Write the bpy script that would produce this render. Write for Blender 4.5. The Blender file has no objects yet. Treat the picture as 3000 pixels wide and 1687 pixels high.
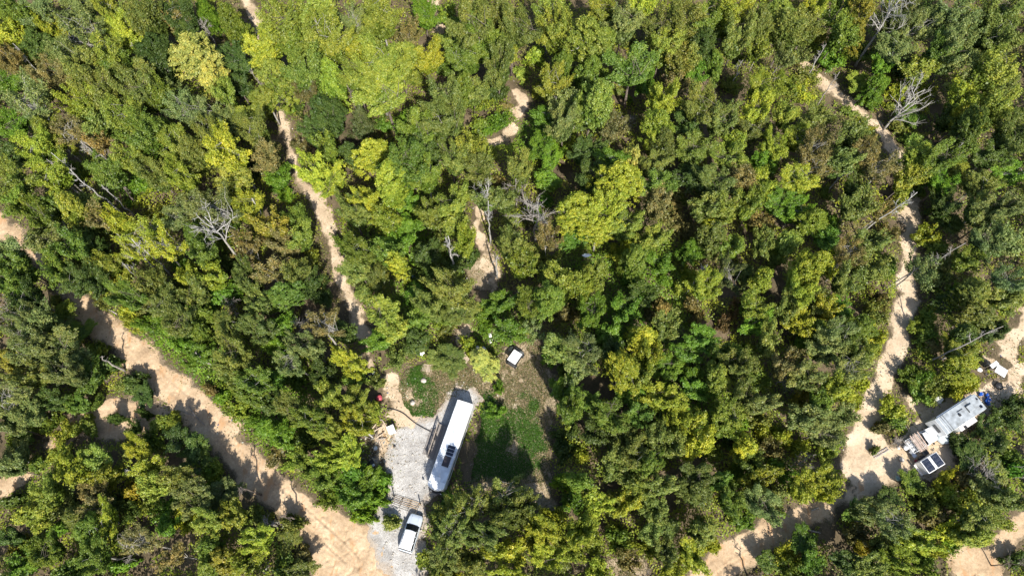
import bpy, math, random
import numpy as np
from mathutils import Vector, Matrix

# ------------------------------------------------------------------ camera, light, exposure
sc = bpy.context.scene
H_CAM, PITCH, FPX = 95.0, math.radians(23.0), 2000.0
cd = bpy.data.cameras.new('camera')
cd.sensor_width = 36.0
cd.lens = 36.0 * FPX / 3000.0
cd.clip_start = 1.0
cd.clip_end = 3000.0
cam = bpy.data.objects.new('camera', cd)
cam.location = (0, 0, H_CAM)
cam.rotation_euler = (PITCH, 0, 0)
sc.collection.objects.link(cam)
sc.camera = cam

SUN_EL = math.radians(47.0)
SH = Vector((-0.28, 0.96, 0)).normalized()            # the way shadows fall on the ground
to_sun = Vector((-SH.x * math.cos(SUN_EL), -SH.y * math.cos(SUN_EL), math.sin(SUN_EL)))
world = bpy.data.worlds.new('World')
sc.world = world
world.use_nodes = True
wn, wl = world.node_tree.nodes, world.node_tree.links
wn.clear()
sky = wn.new('ShaderNodeTexSky')
sky.sky_type = 'NISHITA'
sky.sun_disc = False
sky.sun_elevation = SUN_EL
sky.sun_rotation = math.atan2(to_sun.x, to_sun.y)
bg = wn.new('ShaderNodeBackground')
bg.inputs['Strength'].default_value = 0.13
wo = wn.new('ShaderNodeOutputWorld')
wl.new(sky.outputs[0], bg.inputs[0])
wl.new(bg.outputs[0], wo.inputs[0])

sl = bpy.data.lights.new('sun', 'SUN')
sl.energy = 4.9
sl.angle = math.radians(0.5)
sl.color = (1.0, 0.95, 0.86)
sun = bpy.data.objects.new('sun', sl)
sun.rotation_euler = (-to_sun).to_track_quat('-Z', 'Y').to_euler()
sun.location = (0, 0, 60)
sc.collection.objects.link(sun)

sc.render.engine = 'CYCLES'
sc.view_settings.view_transform = 'Standard'
sc.view_settings.look = 'None'
sc.view_settings.exposure = 0.78
sc.view_settings.gamma = 1.0
sc.view_settings.use_curve_mapping = False
sc.cycles.max_bounces = 5
sc.cycles.diffuse_bounces = 3
sc.cycles.transmission_bounces = 3
sc.cycles.transparent_max_bounces = 4

# ------------------------------------------------------------------ helpers
C = sc.collection
random.seed(7)
RNG = np.random.default_rng(11)
CT, ST = math.cos(PITCH), math.sin(PITCH)
PI = math.pi


def at(px, py, z=0.0):
    """Place on the plane at height z that stands under photo pixel px, py (3000 x 1687)."""
    u, v = px - 1500.0, 843.5 - py
    dx, dy, dz = u, FPX * ST + v * CT, -FPX * CT + v * ST
    t = (H_CAM - z) / (-dz)
    return dx * t, dy * t


def F(x, y, z=0.0):
    return at(x * 1.16460, y * 1.16460, z)


def project(x, y, z):
    dz = z - H_CAM
    depth = y * ST - dz * CT
    v = (y * CT + dz * ST) / depth * FPX
    u = x / depth * FPX
    return 1500 + u, 843.5 - v, depth


def _h(ix, iy, seed):
    n = (ix.astype(np.int64) * 374761393 + iy.astype(np.int64) * 668265263 + seed * 1274126177) & 0xffffffff
    n = ((n ^ (n >> 13)) * 1274126177) & 0xffffffff
    n = n ^ (n >> 16)
    return (n & 0xffff) / 65535.0


def noise(x, y, scale, seed=0, octaves=1):
    x = np.asarray(x, float) / scale
    y = np.asarray(y, float) / scale
    out, amp, tot = 0, 1.0, 0
    for o in range(octaves):
        ix, iy = np.floor(x), np.floor(y)
        fx, fy = x - ix, y - iy
        fx, fy = fx * fx * (3 - 2 * fx), fy * fy * (3 - 2 * fy)
        a, b = _h(ix, iy, seed + o), _h(ix + 1, iy, seed + o)
        c, d = _h(ix, iy + 1, seed + o), _h(ix + 1, iy + 1, seed + o)
        out = out + amp * ((a * (1 - fx) + b * fx) * (1 - fy) + (c * (1 - fx) + d * fx) * fy)
        tot += amp
        amp *= 0.5
        x, y = x * 2.03 + 7.1, y * 2.03 + 3.7
    return out / tot


FLATS = [(*at(1310, 1310), 9.0), (*at(1205, 1560), 5.0), (*at(2770, 1260), 12.0), (*at(1505, 1045), 3.5),
         (*at(2935, 1085), 4.0), (*at(1140, 1255), 3.0), (*at(1190, 1455), 4)]


def ground_z(x, y):
    x, y = np.asarray(x, float), np.asarray(y, float)
    z = (noise(x, y, 19, 5, 2) - 0.5) * 0.9
    k = np.ones_like(z)
    for fx, fy, r in FLATS:
        d = np.hypot(x - fx, y - fy)
        k = np.minimum(k, np.clip((d - r) / 6.0, 0, 1))
    return z * k


def gz(x, y):
    return float(ground_z(np.array([x]), np.array([y]))[0])


def mesh_np(name, verts, faces, mat=None, smooth=False, cols=None):
    me = bpy.data.meshes.new(name)
    verts = np.asarray(verts, np.float32)
    faces = np.asarray(faces, np.int32)
    k = faces.shape[1]
    me.vertices.add(len(verts))
    me.vertices.foreach_set('co', verts.ravel())
    me.loops.add(faces.size)
    me.loops.foreach_set('vertex_index', faces.ravel())
    me.polygons.add(len(faces))
    me.polygons.foreach_set('loop_start', np.arange(0, faces.size, k, dtype=np.int32))
    if smooth:
        me.polygons.foreach_set('use_smooth', np.ones(len(faces), bool))
    me.update(calc_edges=True)
    if cols is not None:
        for nm, arr in cols.items():
            if arr.ndim == 1:
                a = me.attributes.new(nm, 'FLOAT', 'POINT')
                a.data.foreach_set('value', arr.astype(np.float32))
            else:
                a = me.attributes.new(nm, 'FLOAT_COLOR', 'POINT')
                c4 = np.ones((len(arr), 4), np.float32)
                c4[:, :3] = arr
                a.data.foreach_set('color', c4.ravel())
    if mat:
        me.materials.append(mat)
    return me


class MB:
    """Collects boxes, tubes, lofts in one vertex list and links them as one mesh object."""

    def __init__(self):
        self.v, self.f = [], []

    def add(self, vs, fs):
        o = len(self.v)
        self.v += [tuple(p) for p in vs]
        self.f += [tuple(i + o for i in f) for f in fs]
        return self

    def box(self, x0, x1, y0, y1, z0, z1, M=None):
        vs = [Vector(p) for p in ((x0, y0, z0), (x1, y0, z0), (x1, y1, z0), (x0, y1, z0),
                                  (x0, y0, z1), (x1, y0, z1), (x1, y1, z1), (x0, y1, z1))]
        if M:
            vs = [M @ p for p in vs]
        return self.add(vs, [(0, 3, 2, 1), (4, 5, 6, 7), (0, 1, 5, 4), (1, 2, 6, 5), (2, 3, 7, 6), (3, 0, 4, 7)])

    def loft(self, rings, cap=True):
        n = len(rings[0])
        vs = [p for r in rings for p in r]
        fs = []
        for k in range(len(rings) - 1):
            for i in range(n):
                j = (i + 1) % n
                fs.append((k * n + i, k * n + j, (k + 1) * n + j, (k + 1) * n + i))
        if cap:
            fs.append(tuple(reversed(range(n))))
            fs.append(tuple((len(rings) - 1) * n + i for i in range(n)))
        return self.add(vs, fs)

    def tube(self, pts, rad, n=6, cap=True):
        pts = [Vector(p) for p in pts]
        if not hasattr(rad, '__len__'):
            rad = [rad] * len(pts)
        rings, ref = [], None
        for k, p in enumerate(pts):
            d = (pts[min(k + 1, len(pts) - 1)] - pts[max(k - 1, 0)])
            d = d.normalized() if d.length > 1e-9 else Vector((0, 0, 1))
            if ref is None:
                ref = d.orthogonal().normalized()
            ref = (ref - d * ref.dot(d))
            ref = ref.normalized() if ref.length > 1e-6 else d.orthogonal().normalized()
            b = d.cross(ref)
            rings.append([p + (ref * math.cos(a) + b * math.sin(a)) * rad[k]
                          for a in [2 * PI * i / n for i in range(n)]])
        return self.loft(rings, cap)

    def disc(self, c, axis, r, h, n=16):
        c, a = Vector(c), Vector(axis).normalized()
        return self.tube([c - a * h / 2, c + a * h / 2], r, n)

    def build(self, name, mat, parent=None, smooth=False, bevel=0.0, loc=None):
        me = bpy.data.meshes.new(name)
        me.from_pydata(self.v, [], self.f)
        me.update()
        if smooth:
            me.polygons.foreach_set('use_smooth', [True] * len(me.polygons))
        me.materials.append(mat)
        o = bpy.data.objects.new(name, me)
        C.objects.link(o)
        if parent:
            o.parent = parent
        if loc:
            o.location = loc
        if bevel:
            m = o.modifiers.new('bevel', 'BEVEL')
            m.width = bevel
            m.segments = 2
            m.limit_method = 'ANGLE'
        return o


def tag(o, label=None, cat=None, group=None, kind=None):
    if label:
        o['label'] = label
    if cat:
        o['category'] = cat
    if group:
        o['group'] = group
    if kind:
        o['kind'] = kind
    return o


def thing(name, label, cat, loc, rz=0.0, group=None):
    o = bpy.data.objects.new(name, None)
    o.empty_display_size = 0.3
    C.objects.link(o)
    o.location = loc
    o.rotation_euler = (0, 0, rz)
    return tag(o, label, cat, group)


# ------------------------------------------------------------------ materials
def nodes(name):
    m = bpy.data.materials.new(name)
    m.use_nodes = True
    nt = m.node_tree
    b = nt.nodes['Principled BSDF']
    return m, nt, b


def N(nt, t, **kw):
    n = nt.nodes.new(t)
    for k, v in kw.items():
        if k in ('operation', 'blend_type', 'data_type', 'attribute_name', 'noise_dimensions', 'wave_type'):
            setattr(n, k, v)
        else:
            n.inputs[k].default_value = v
    return n


def ramp(nt, src, stops):
    r = nt.nodes.new('ShaderNodeValToRGB')
    els = r.color_ramp.elements
    while len(els) < len(stops):
        els.new(0.5)
    for e, (p, c) in zip(els, stops):
        e.position = p
        e.color = (*c, 1)
    nt.links.new(src, r.inputs[0])
    return r


def coords(nt, kind='Object', scale=None):
    tc = nt.nodes.new('ShaderNodeTexCoord')
    if scale is None:
        return tc.outputs[kind]
    mp = nt.nodes.new('ShaderNodeMapping')
    mp.inputs['Scale'].default_value = scale
    nt.links.new(tc.outputs[kind], mp.inputs[0])
    return mp.outputs[0]


def simple(name, col, rough=0.6, metal=0.0, var=0.12, scale=3.0, bump=0.0, coat=0.0, dirt=None):
    m, nt, b = nodes(name)
    n = N(nt, 'ShaderNodeTexNoise', Scale=scale, Detail=6.0)
    nt.links.new(coords(nt), n.inputs['Vector'])
    lo = tuple(c * (1 - var) for c in col)
    hi = tuple(min(1, c * (1 + var)) for c in col)
    st = [(0.3, lo), (0.7, hi)]
    if dirt:
        st = [(0.25, dirt), (0.42, lo), (0.7, hi)]
    r = ramp(nt, n.outputs[0], st)
    nt.links.new(r.outputs[0], b.inputs['Base Color'])
    b.inputs['Roughness'].default_value = rough
    b.inputs['Metallic'].default_value = metal
    if coat:
        b.inputs['Coat Weight'].default_value = coat
    if bump:
        bp = N(nt, 'ShaderNodeBump', Strength=bump, Distance=0.02)
        nt.links.new(n.outputs[0], bp.inputs['Height'])
        nt.links.new(bp.outputs[0], b.inputs['Normal'])
    return m


def leaf_mat(name, attr_color=False):
    m, nt, b = nodes(name)
    nt.nodes.remove(b)
    out = nt.nodes['Material Output']
    if attr_color:
        base = N(nt, 'ShaderNodeAttribute', attribute_name='col').outputs['Color']
    else:
        base = nt.nodes.new('ShaderNodeObjectInfo').outputs['Color']
    tint = N(nt, 'ShaderNodeAttribute', attribute_name='tint').outputs['Fac']
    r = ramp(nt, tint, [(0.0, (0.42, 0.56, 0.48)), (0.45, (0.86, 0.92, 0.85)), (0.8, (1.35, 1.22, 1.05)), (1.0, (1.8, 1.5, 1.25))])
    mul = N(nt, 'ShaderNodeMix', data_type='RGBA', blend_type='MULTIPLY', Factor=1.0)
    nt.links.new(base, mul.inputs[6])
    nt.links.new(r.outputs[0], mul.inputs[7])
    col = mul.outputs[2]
    dif = nt.nodes.new('ShaderNodeBsdfDiffuse')
    tr = nt.nodes.new('ShaderNodeBsdfTranslucent')
    gl = nt.nodes.new('ShaderNodeBsdfGlossy')
    gl.inputs['Roughness'].default_value = 0.45
    gl.inputs['Color'].default_value = (0.9, 0.9, 0.9, 1)
    hs = N(nt, 'ShaderNodeMix', data_type='RGBA', blend_type='MULTIPLY', Factor=1.0)
    hs.inputs[7].default_value = (1.15, 1.2, 0.5, 1)
    nt.links.new(col, hs.inputs[6])
    nt.links.new(col, dif.inputs[0])
    nt.links.new(hs.outputs[2], tr.inputs[0])
    m1 = nt.nodes.new('ShaderNodeMixShader')
    m1.inputs[0].default_value = 0.3
    nt.links.new(dif.outputs[0], m1.inputs[1])
    nt.links.new(tr.outputs[0], m1.inputs[2])
    m2 = nt.nodes.new('ShaderNodeMixShader')
    m2.inputs[0].default_value = 0.018
    nt.links.new(m1.outputs[0], m2.inputs[1])
    nt.links.new(gl.outputs[0], m2.inputs[2])
    nt.links.new(m2.outputs[0], out.inputs['Surface'])
    return m


def bark_mat(name, a, b_, c):
    m, nt, b = nodes(name)
    n = N(nt, 'ShaderNodeTexNoise', Scale=5.0, Detail=8.0)
    nt.links.new(coords(nt, 'Object', (3, 3, 0.7)), n.inputs['Vector'])
    r = ramp(nt, n.outputs[0], [(0.3, a), (0.5, b_), (0.68, c)])
    nt.links.new(r.outputs[0], b.inputs['Base Color'])
    b.inputs['Roughness'].default_value = 0.9
    bp = N(nt, 'ShaderNodeBump', Strength=0.5, Distance=0.03)
    nt.links.new(n.outputs[0], bp.inputs['Height'])
    nt.links.new(bp.outputs[0], b.inputs['Normal'])
    return m


def ground_mat(name, cols, litter=None, grass=None, scale=1.0, bump=0.6, orange=None, pebbles=0.0):
    """Soil in patches; attribute 'w' blends bare soil (1) towards leaf litter (0) along the edges."""
    m, nt, b = nodes(name)
    co = coords(nt, 'Object')
    n1 = N(nt, 'ShaderNodeTexNoise', Scale=0.35 * scale, Detail=5.0)
    n2 = N(nt, 'ShaderNodeTexNoise', Scale=3.2 * scale, Detail=10.0, Roughness=0.75)
    n3 = N(nt, 'ShaderNodeTexNoise', Scale=16 * scale, Detail=5.0, Roughness=0.7)
    for n in (n1, n2, n3):
        nt.links.new(co, n.inputs['Vector'])
    mx = N(nt, 'ShaderNodeMix', data_type='FLOAT', Factor=0.5)
    nt.links.new(n1.outputs[0], mx.inputs[2])
    nt.links.new(n2.outputs[0], mx.inputs[3])
    mx2 = N(nt, 'ShaderNodeMix', data_type='FLOAT', Factor=0.3)
    nt.links.new(mx.outputs[0], mx2.inputs[2])
    nt.links.new(n3.outputs[0], mx2.inputs[3])
    r = ramp(nt, mx2.outputs[0], [(0.38, cols[0]), (0.5, cols[1]), (0.60, cols[2])])
    col = r.outputs[0]
    if orange:
        w = N(nt, 'ShaderNodeTexNoise', Scale=0.9, Detail=7.0, Roughness=0.6)
        nt.links.new(coords(nt, 'Object', (1.0, 0.35, 1)), w.inputs['Vector'])
        ro = ramp(nt, w.outputs[0], [(0.55, (0, 0, 0)), (0.66, (0.8, 0.8, 0.8))])
        mo = N(nt, 'ShaderNodeMix', data_type='RGBA')
        nt.links.new(ro.outputs[0], mo.inputs[0])
        nt.links.new(col, mo.inputs[6])
        mo.inputs[7].default_value = (*orange, 1)
        col = mo.outputs[2]
    if pebbles:
        v = N(nt, 'ShaderNodeTexVoronoi', Scale=14.0)
        nt.links.new(co, v.inputs['Vector'])
        rv = ramp(nt, v.outputs['Color'], [(0.2, (0.6, 0.6, 0.6)), (0.8, (1.15, 1.15, 1.15))])
        mp = N(nt, 'ShaderNodeMix', data_type='RGBA', blend_type='MULTIPLY', Factor=pebbles)
        nt.links.new(col, mp.inputs[6])
        nt.links.new(rv.outputs[0], mp.inputs[7])
        col = mp.outputs[2]
    if litter is not None:
        at_ = N(nt, 'ShaderNodeAttribute', attribute_name='w').outputs['Fac']
        n4 = N(nt, 'ShaderNodeTexNoise', Scale=2.2, Detail=9.0, Roughness=0.75)
        nt.links.new(co, n4.inputs['Vector'])
        s = N(nt, 'ShaderNodeMath', operation='ADD')
        nt.links.new(at_, s.inputs[0])
        nt.links.new(n4.outputs[0], s.inputs[1])
        rr = ramp(nt, s.outputs[0], [(0.62, (0, 0, 0)), (0.86, (1, 1, 1))])
        nl = N(nt, 'ShaderNodeTexNoise', Scale=9.0, Detail=6.0)
        nt.links.new(co, nl.inputs['Vector'])
        rl = ramp(nt, nl.outputs[0], [(0.35, litter[0]), (0.6, litter[1])])
        mm = N(nt, 'ShaderNodeMix', data_type='RGBA')
        nt.links.new(rr.outputs[0], mm.inputs[0])
        nt.links.new(rl.outputs[0], mm.inputs[6])
        nt.links.new(col, mm.inputs[7])
        col = mm.outputs[2]
    nt.links.new(col, b.inputs['Base Color'])
    b.inputs['Roughness'].default_value = 0.95
    b.inputs['Specular IOR Level'].default_value = 0.15
    bp = N(nt, 'ShaderNodeBump', Strength=bump, Distance=0.12)
    nt.links.new(mx2.outputs[0], bp.inputs['Height'])
    nt.links.new(bp.outputs[0], b.inputs['Normal'])
    return m


M = {}
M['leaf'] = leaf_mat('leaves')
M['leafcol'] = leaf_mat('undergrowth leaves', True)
M['bark'] = bark_mat('brown bark', (0.06, 0.045, 0.035), (0.14, 0.11, 0.09), (0.26, 0.22, 0.19))
M['pale'] = bark_mat('pale bark', (0.14, 0.13, 0.11), (0.34, 0.32, 0.29), (0.52, 0.50, 0.46))
M['dead'] = bark_mat('weathered bark', (0.12, 0.10, 0.085), (0.28, 0.25, 0.22), (0.44, 0.41, 0.37))
M['floor'] = ground_mat('forest floor', ((0.05, 0.042, 0.025), (0.11, 0.085, 0.052), (0.20, 0.15, 0.095)), scale=1.0)
LIT = ((0.10, 0.075, 0.05), (0.26, 0.20, 0.13))
M['sand'] = ground_mat('peach sand', ((0.25, 0.17, 0.105), (0.43, 0.31, 0.195), (0.58, 0.44, 0.30)), litter=LIT, orange=(0.42, 0.24, 0.12))
M['sandpale'] = ground_mat('pale sand', ((0.30, 0.22, 0.145), (0.49, 0.38, 0.26), (0.63, 0.50, 0.37)), litter=LIT)
M['gravel'] = ground_mat('grey gravel', ((0.20, 0.185, 0.17), (0.40, 0.385, 0.365), (0.56, 0.545, 0.52)), litter=((0.25, 0.2, 0.16), (0.42, 0.36, 0.29)), pebbles=0.8, bump=0.9, scale=1.6)
M['dry'] = ground_mat('dry clearing soil', ((0.15, 0.115, 0.07), (0.31, 0.245, 0.16), (0.47, 0.385, 0.285)), litter=((0.06, 0.045, 0.03), (0.12, 0.09, 0.06)), scale=2.0)
M['white'] = simple('white paint', (0.80, 0.80, 0.79), 0.4, var=0.04, scale=1.2, dirt=(0.62, 0.60, 0.56))
M['roof'] = simple('white roof coating', (0.60, 0.63, 0.66), 0.5, var=0.16, scale=1.1, dirt=(0.30, 0.30, 0.29), bump=0.1)
M['camper'] = simple('pale grey roof membrane', (0.31, 0.335, 0.35), 0.5, var=0.2, scale=1.6, dirt=(0.16, 0.165, 0.16))
M['car'] = simple('silver white car paint', (0.62, 0.67, 0.72), 0.22, 0.25, var=0.03, scale=1.0, coat=0.8)
M['truckw'] = simple('white truck paint', (0.78, 0.79, 0.80), 0.3, 0.0, var=0.03, scale=1.0, coat=0.6)
M['glass'] = simple('dark window glass', (0.012, 0.014, 0.018), 0.08, var=0.2)
M['black'] = simple('black plastic', (0.02, 0.02, 0.022), 0.55, var=0.3)
M['tyre'] = simple('tyre rubber', (0.018, 0.018, 0.018), 0.85, var=0.3)
M['steel'] = simple('galvanised steel', (0.42, 0.43, 0.44), 0.4, 0.7, var=0.15)
M['alu'] = simple('aluminium', (0.65, 0.66, 0.67), 0.35, 0.8, var=0.08)
M['cell'] = simple('solar cells', (0.014, 0.018, 0.034), 0.22, var=0.3, scale=0.5)
M['celldark'] = simple('matte dark panel', (0.035, 0.026, 0.028), 0.5, var=0.3)
M['wood'] = simple('weathered wood', (0.24, 0.20, 0.165), 0.85, var=0.35, scale=4)
M['deck'] = simple('grey deck boards', (0.20, 0.18, 0.165), 0.85, var=0.3, scale=2.5)
M['lumber'] = simple('reddish lumber', (0.46, 0.34, 0.27), 0.8, var=0.25, scale=3)
M['cut'] = simple('pale cut logs', (0.46, 0.37, 0.28), 0.85, var=0.3, scale=4)
M['blue'] = simple('blue plastic', (0.012, 0.075, 0.36), 0.35, var=0.15)
M['red'] = simple('faded red plastic', (0.42, 0.07, 0.09), 0.55, var=0.2)
M['orange'] = simple('orange plastic', (0.62, 0.16, 0.03), 0.5, var=0.2)
M['rust'] = simple('rusty painted gate tube', (0.40, 0.27, 0.14), 0.6, 0.2, var=0.45, scale=1.2)
M['gatedark'] = simple('dark gate tube', (0.06, 0.055, 0.05), 0.6, 0.3, var=0.3)
M['tarp'] = simple('silver grey tarp', (0.45, 0.49, 0.50), 0.5, var=0.15, scale=2, bump=0.5)
M['navy'] = simple('navy cloth', (0.012, 0.013, 0.03), 0.8, var=0.3)
M['cream'] = simple('cream panel', (0.60, 0.56, 0.52), 0.6, var=0.1)
M['stone'] = simple('pale stone', (0.42, 0.38, 0.33), 0.9, var=0.3, scale=6)
M['reddark'] = simple('tail lamp red', (0.35, 0.01, 0.01), 0.3)
M['lamp'] = simple('headlamp lens', (0.7, 0.7, 0.68), 0.15)

# ------------------------------------------------------------------ areas: roads, clearings
def dist_poly(X, Y, P):
    """signed distance, positive inside polygon P"""
    P = np.array(P)
    inside = np.zeros(X.shape, bool)
    d = np.full(X.shape, 1e9)
    n = len(P)
    for i in range(n):
        x1, y1 = P[i]
        x2, y2 = P[(i + 1) % n]
        t = np.clip(((X - x1) * (x2 - x1) + (Y - y1) * (y2 - y1)) / ((x2 - x1) ** 2 + (y2 - y1) ** 2 + 1e-9), 0, 1)
        d = np.minimum(d, np.hypot(X - x1 - t * (x2 - x1), Y - y1 - t * (y2 - y1)))
        c = ((y1 > Y) != (y2 > Y)) & (X < (x2 - x1) * (Y - y1) / (y2 - y1 + 1e-12) + x1)
        inside ^= c
    return np.where(inside, d, -d)


def dist_line(X, Y, P):
    """P: (x, y, halfwidth) ...; returns (inside distance, signed offset from the centre line)"""
    best = np.full(X.shape, -1e9)
    off = np.zeros(X.shape)
    for (x1, y1, w1), (x2, y2, w2) in zip(P[:-1], P[1:]):
        L2 = (x2 - x1) ** 2 + (y2 - y1) ** 2
        t = np.clip(((X - x1) * (x2 - x1) + (Y - y1) * (y2 - y1)) / L2, 0, 1)
        dd = np.hypot(X - x1 - t * (x2 - x1), Y - y1 - t * (y2 - y1))
        f = (w1 + t * (w2 - w1)) - dd
        s = np.sign((x2 - x1) * (Y - y1) - (y2 - y1) * (X - x1)) * dd
        up = f > best
        best = np.where(up, f, best)
        off = np.where(up, s, off)
    return best, off


def line(pts):
    out = []
    for x, y, w in pts:
        X, Y = F(x, y)
        a, b = F(x - w / 2, y), F(x + w / 2, y)
        out.append((X, Y, max(0.25, (b[0] - a[0]) / 2)))
    return out


def poly(pts):
    return [F(x, y) for x, y in pts]


LINES = {
    'road_left': line([(-90, 500, 74), (-40, 545, 70), (30, 590, 63), (85, 640, 41), (130, 690, 33), (175, 735, 37), (215, 770, 59), (250, 815, 70), (330, 880, 74), (410, 950, 78), (480, 1015, 85), (540, 1080, 89), (590, 1140, 92), (640, 1190, 96), (700, 1240, 96), (770, 1290, 96), (830, 1345, 142), (890, 1410, 200), (910, 1500, 247)]),
    'path': line([(600, -40, 31), (620, 0, 33), (650, 60, 31), (675, 150, 23), (705, 290, 22), (718, 330, 30), (735, 390, 30), (755, 450, 30), (795, 500, 39), (822, 560, 39), (842, 620, 36), (855, 690, 33), (880, 750, 45), (905, 820, 41), (925, 870, 31), (930, 920, 20)]),
    'road_right': line([(1985, 110, 23), (2030, 165, 35), (2060, 195, 41), (2105, 230, 41), (2145, 262, 41), (2175, 290, 37), (2225, 335, 29), (2242, 375, 40), (2270, 405, 31), (2295, 450, 31), (2292, 510, 44), (2290, 560, 51), (2292, 620, 44), (2282, 690, 51), (2290, 740, 61), (2272, 800, 57), (2256, 870, 55), (2238, 930, 57), (2212, 1000, 63), (2185, 1060, 70), (2160, 1120, 78), (2165, 1190, 64), (2160, 1235, 52)]),
    'road_low': line([(2170, 1225, 48), (2120, 1252, 48), (2060, 1275, 68), (1990, 1310, 76), (1930, 1345, 80), (1860, 1390, 88), (1800, 1430, 96), (1740, 1500, 104)]),
    'side': line([(2262, 985, 22), (2300, 1015, 34), (2335, 1045, 40)]),
    'sandy': line([(985, 950, 30), (1005, 985, 55), (1015, 1030, 75), (1040, 1060, 60)]),
    'heap': line([(955, 1085, 50), (960, 1125, 50), (950, 1165, 45)]),
    'mid1': line([(1262, 208, 14), (1285, 218, 24)]),
    'mid4': line([(1300, 236, 50), (1318, 262, 48), (1312, 290, 34)]),
    'mid5': line([(1290, 325, 30), (1268, 345, 46), (1245, 355, 34)]),
    'mid2': line([(1200, 520, 24), (1198, 570, 30), (1215, 620, 40), (1228, 680, 36), (1240, 720, 30)]),
    'mid3': line([(1175, 815, 22), (1160, 845, 35), (1150, 870, 25)]),
    'tr1': line([(2600, 800, 60), (2560, 835, 55), (2535, 870, 45), (2500, 905, 35)]),
    'tr2': line([(2600, 930, 30), (2545, 945, 45), (2520, 985, 60)]),
    'top': line([(1085, -20, 24), (1100, 30, 24), (1110, 80, 20)]),
}
POLYS = {
    'clear_left': poly([(275, 992), (330, 995), (400, 1010), (425, 1035), (395, 1065), (345, 1095), (290, 1105), (240, 1105), (190, 1100), (130, 1140), (100, 1125),
                        (120, 1085), (180, 1065), (225, 1020)]),
    'left_low': poly([(-40, 1215), (20, 1195), (80, 1190), (60, 1225), (10, 1250), (-40, 1260)]),
    'gravel': poly([(978, 1120), (1000, 1075), (1045, 1050), (1095, 1045), (1120, 990), (1150, 955), (1195, 965), (1215, 1000), (1190, 1035), (1165, 1090),
                    (1120, 1200), (1100, 1250), (1075, 1270), (1070, 1330), (1075, 1400), (1065, 1500), (990, 1500), (965, 1430), (915, 1345), (950, 1290), (975, 1240), (970, 1180)]),
    'clear_mid': poly([(1185, 930), (1240, 915), (1265, 880), (1330, 855), (1370, 880), (1400, 950), (1405, 1030), (1385, 1080), (1390, 1180), (1400, 1270), (1380, 1300),
                       (1330, 1260), (1240, 1230), (1180, 1250), (1195, 1100), (1215, 1010), (1180, 965)]),
    'lawn': poly([(1020, 930), (1090, 915), (1180, 930), (1210, 970), (1120, 1010), (1090, 1050), (1040, 1045), (1000, 985)]),
    'clear_dark': poly([(1160, 650), (1190, 635), (1240, 650), (1270, 690), (1250, 730), (1205, 740), (1170, 700)]),
    'clear_right': poly([(2105, 1165), (2130, 1110), (2200, 1060), (2235, 1110), (2285, 1095), (2315, 1050), (2370, 1010), (2440, 975), (2500, 950), (2535, 985),
                         (2500, 1050), (2450, 1080), (2400, 1120), (2410, 1180), (2350, 1215), (2275, 1195), (2235, 1235), (2175, 1260), (2145, 1230)]),
    'low_right': poly([(2385, 1400), (2430, 1370), (2490, 1370), (2530, 1300), (2600, 1240), (2620, 1330), (2545, 1400), (2520, 1500), (2400, 1500)]),
    'low_dry': poly([(1520, 1405), (1560, 1395), (1620, 1400), (1640, 1440), (1620, 1470), (1540, 1470), (1515, 1440)]),
    'low_dry2': poly([(1435, 1400), (1480, 1395), (1490, 1430), (1440, 1440)]),
}


def area_field(X, Y, lines=(), polys=(), ragged=1.0, seed=3):
    f = np.full(X.shape, -1e9)
    off = np.full(X.shape, 99.0)
    for k in lines:
        d, o = dist_line(X, Y, LINES[k])
        off = np.where(d > f, o, off)
        f = np.maximum(f, d)
    for k in polys:
        d = dist_poly(X, Y, POLYS[k])
        off = np.where(d > f, 99.0, off)
        f = np.maximum(f, d)
    nz = (noise(X, Y, 2.2, seed, 4) - 0.5) * 1.9 * ragged
    return f + nz, off


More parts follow.
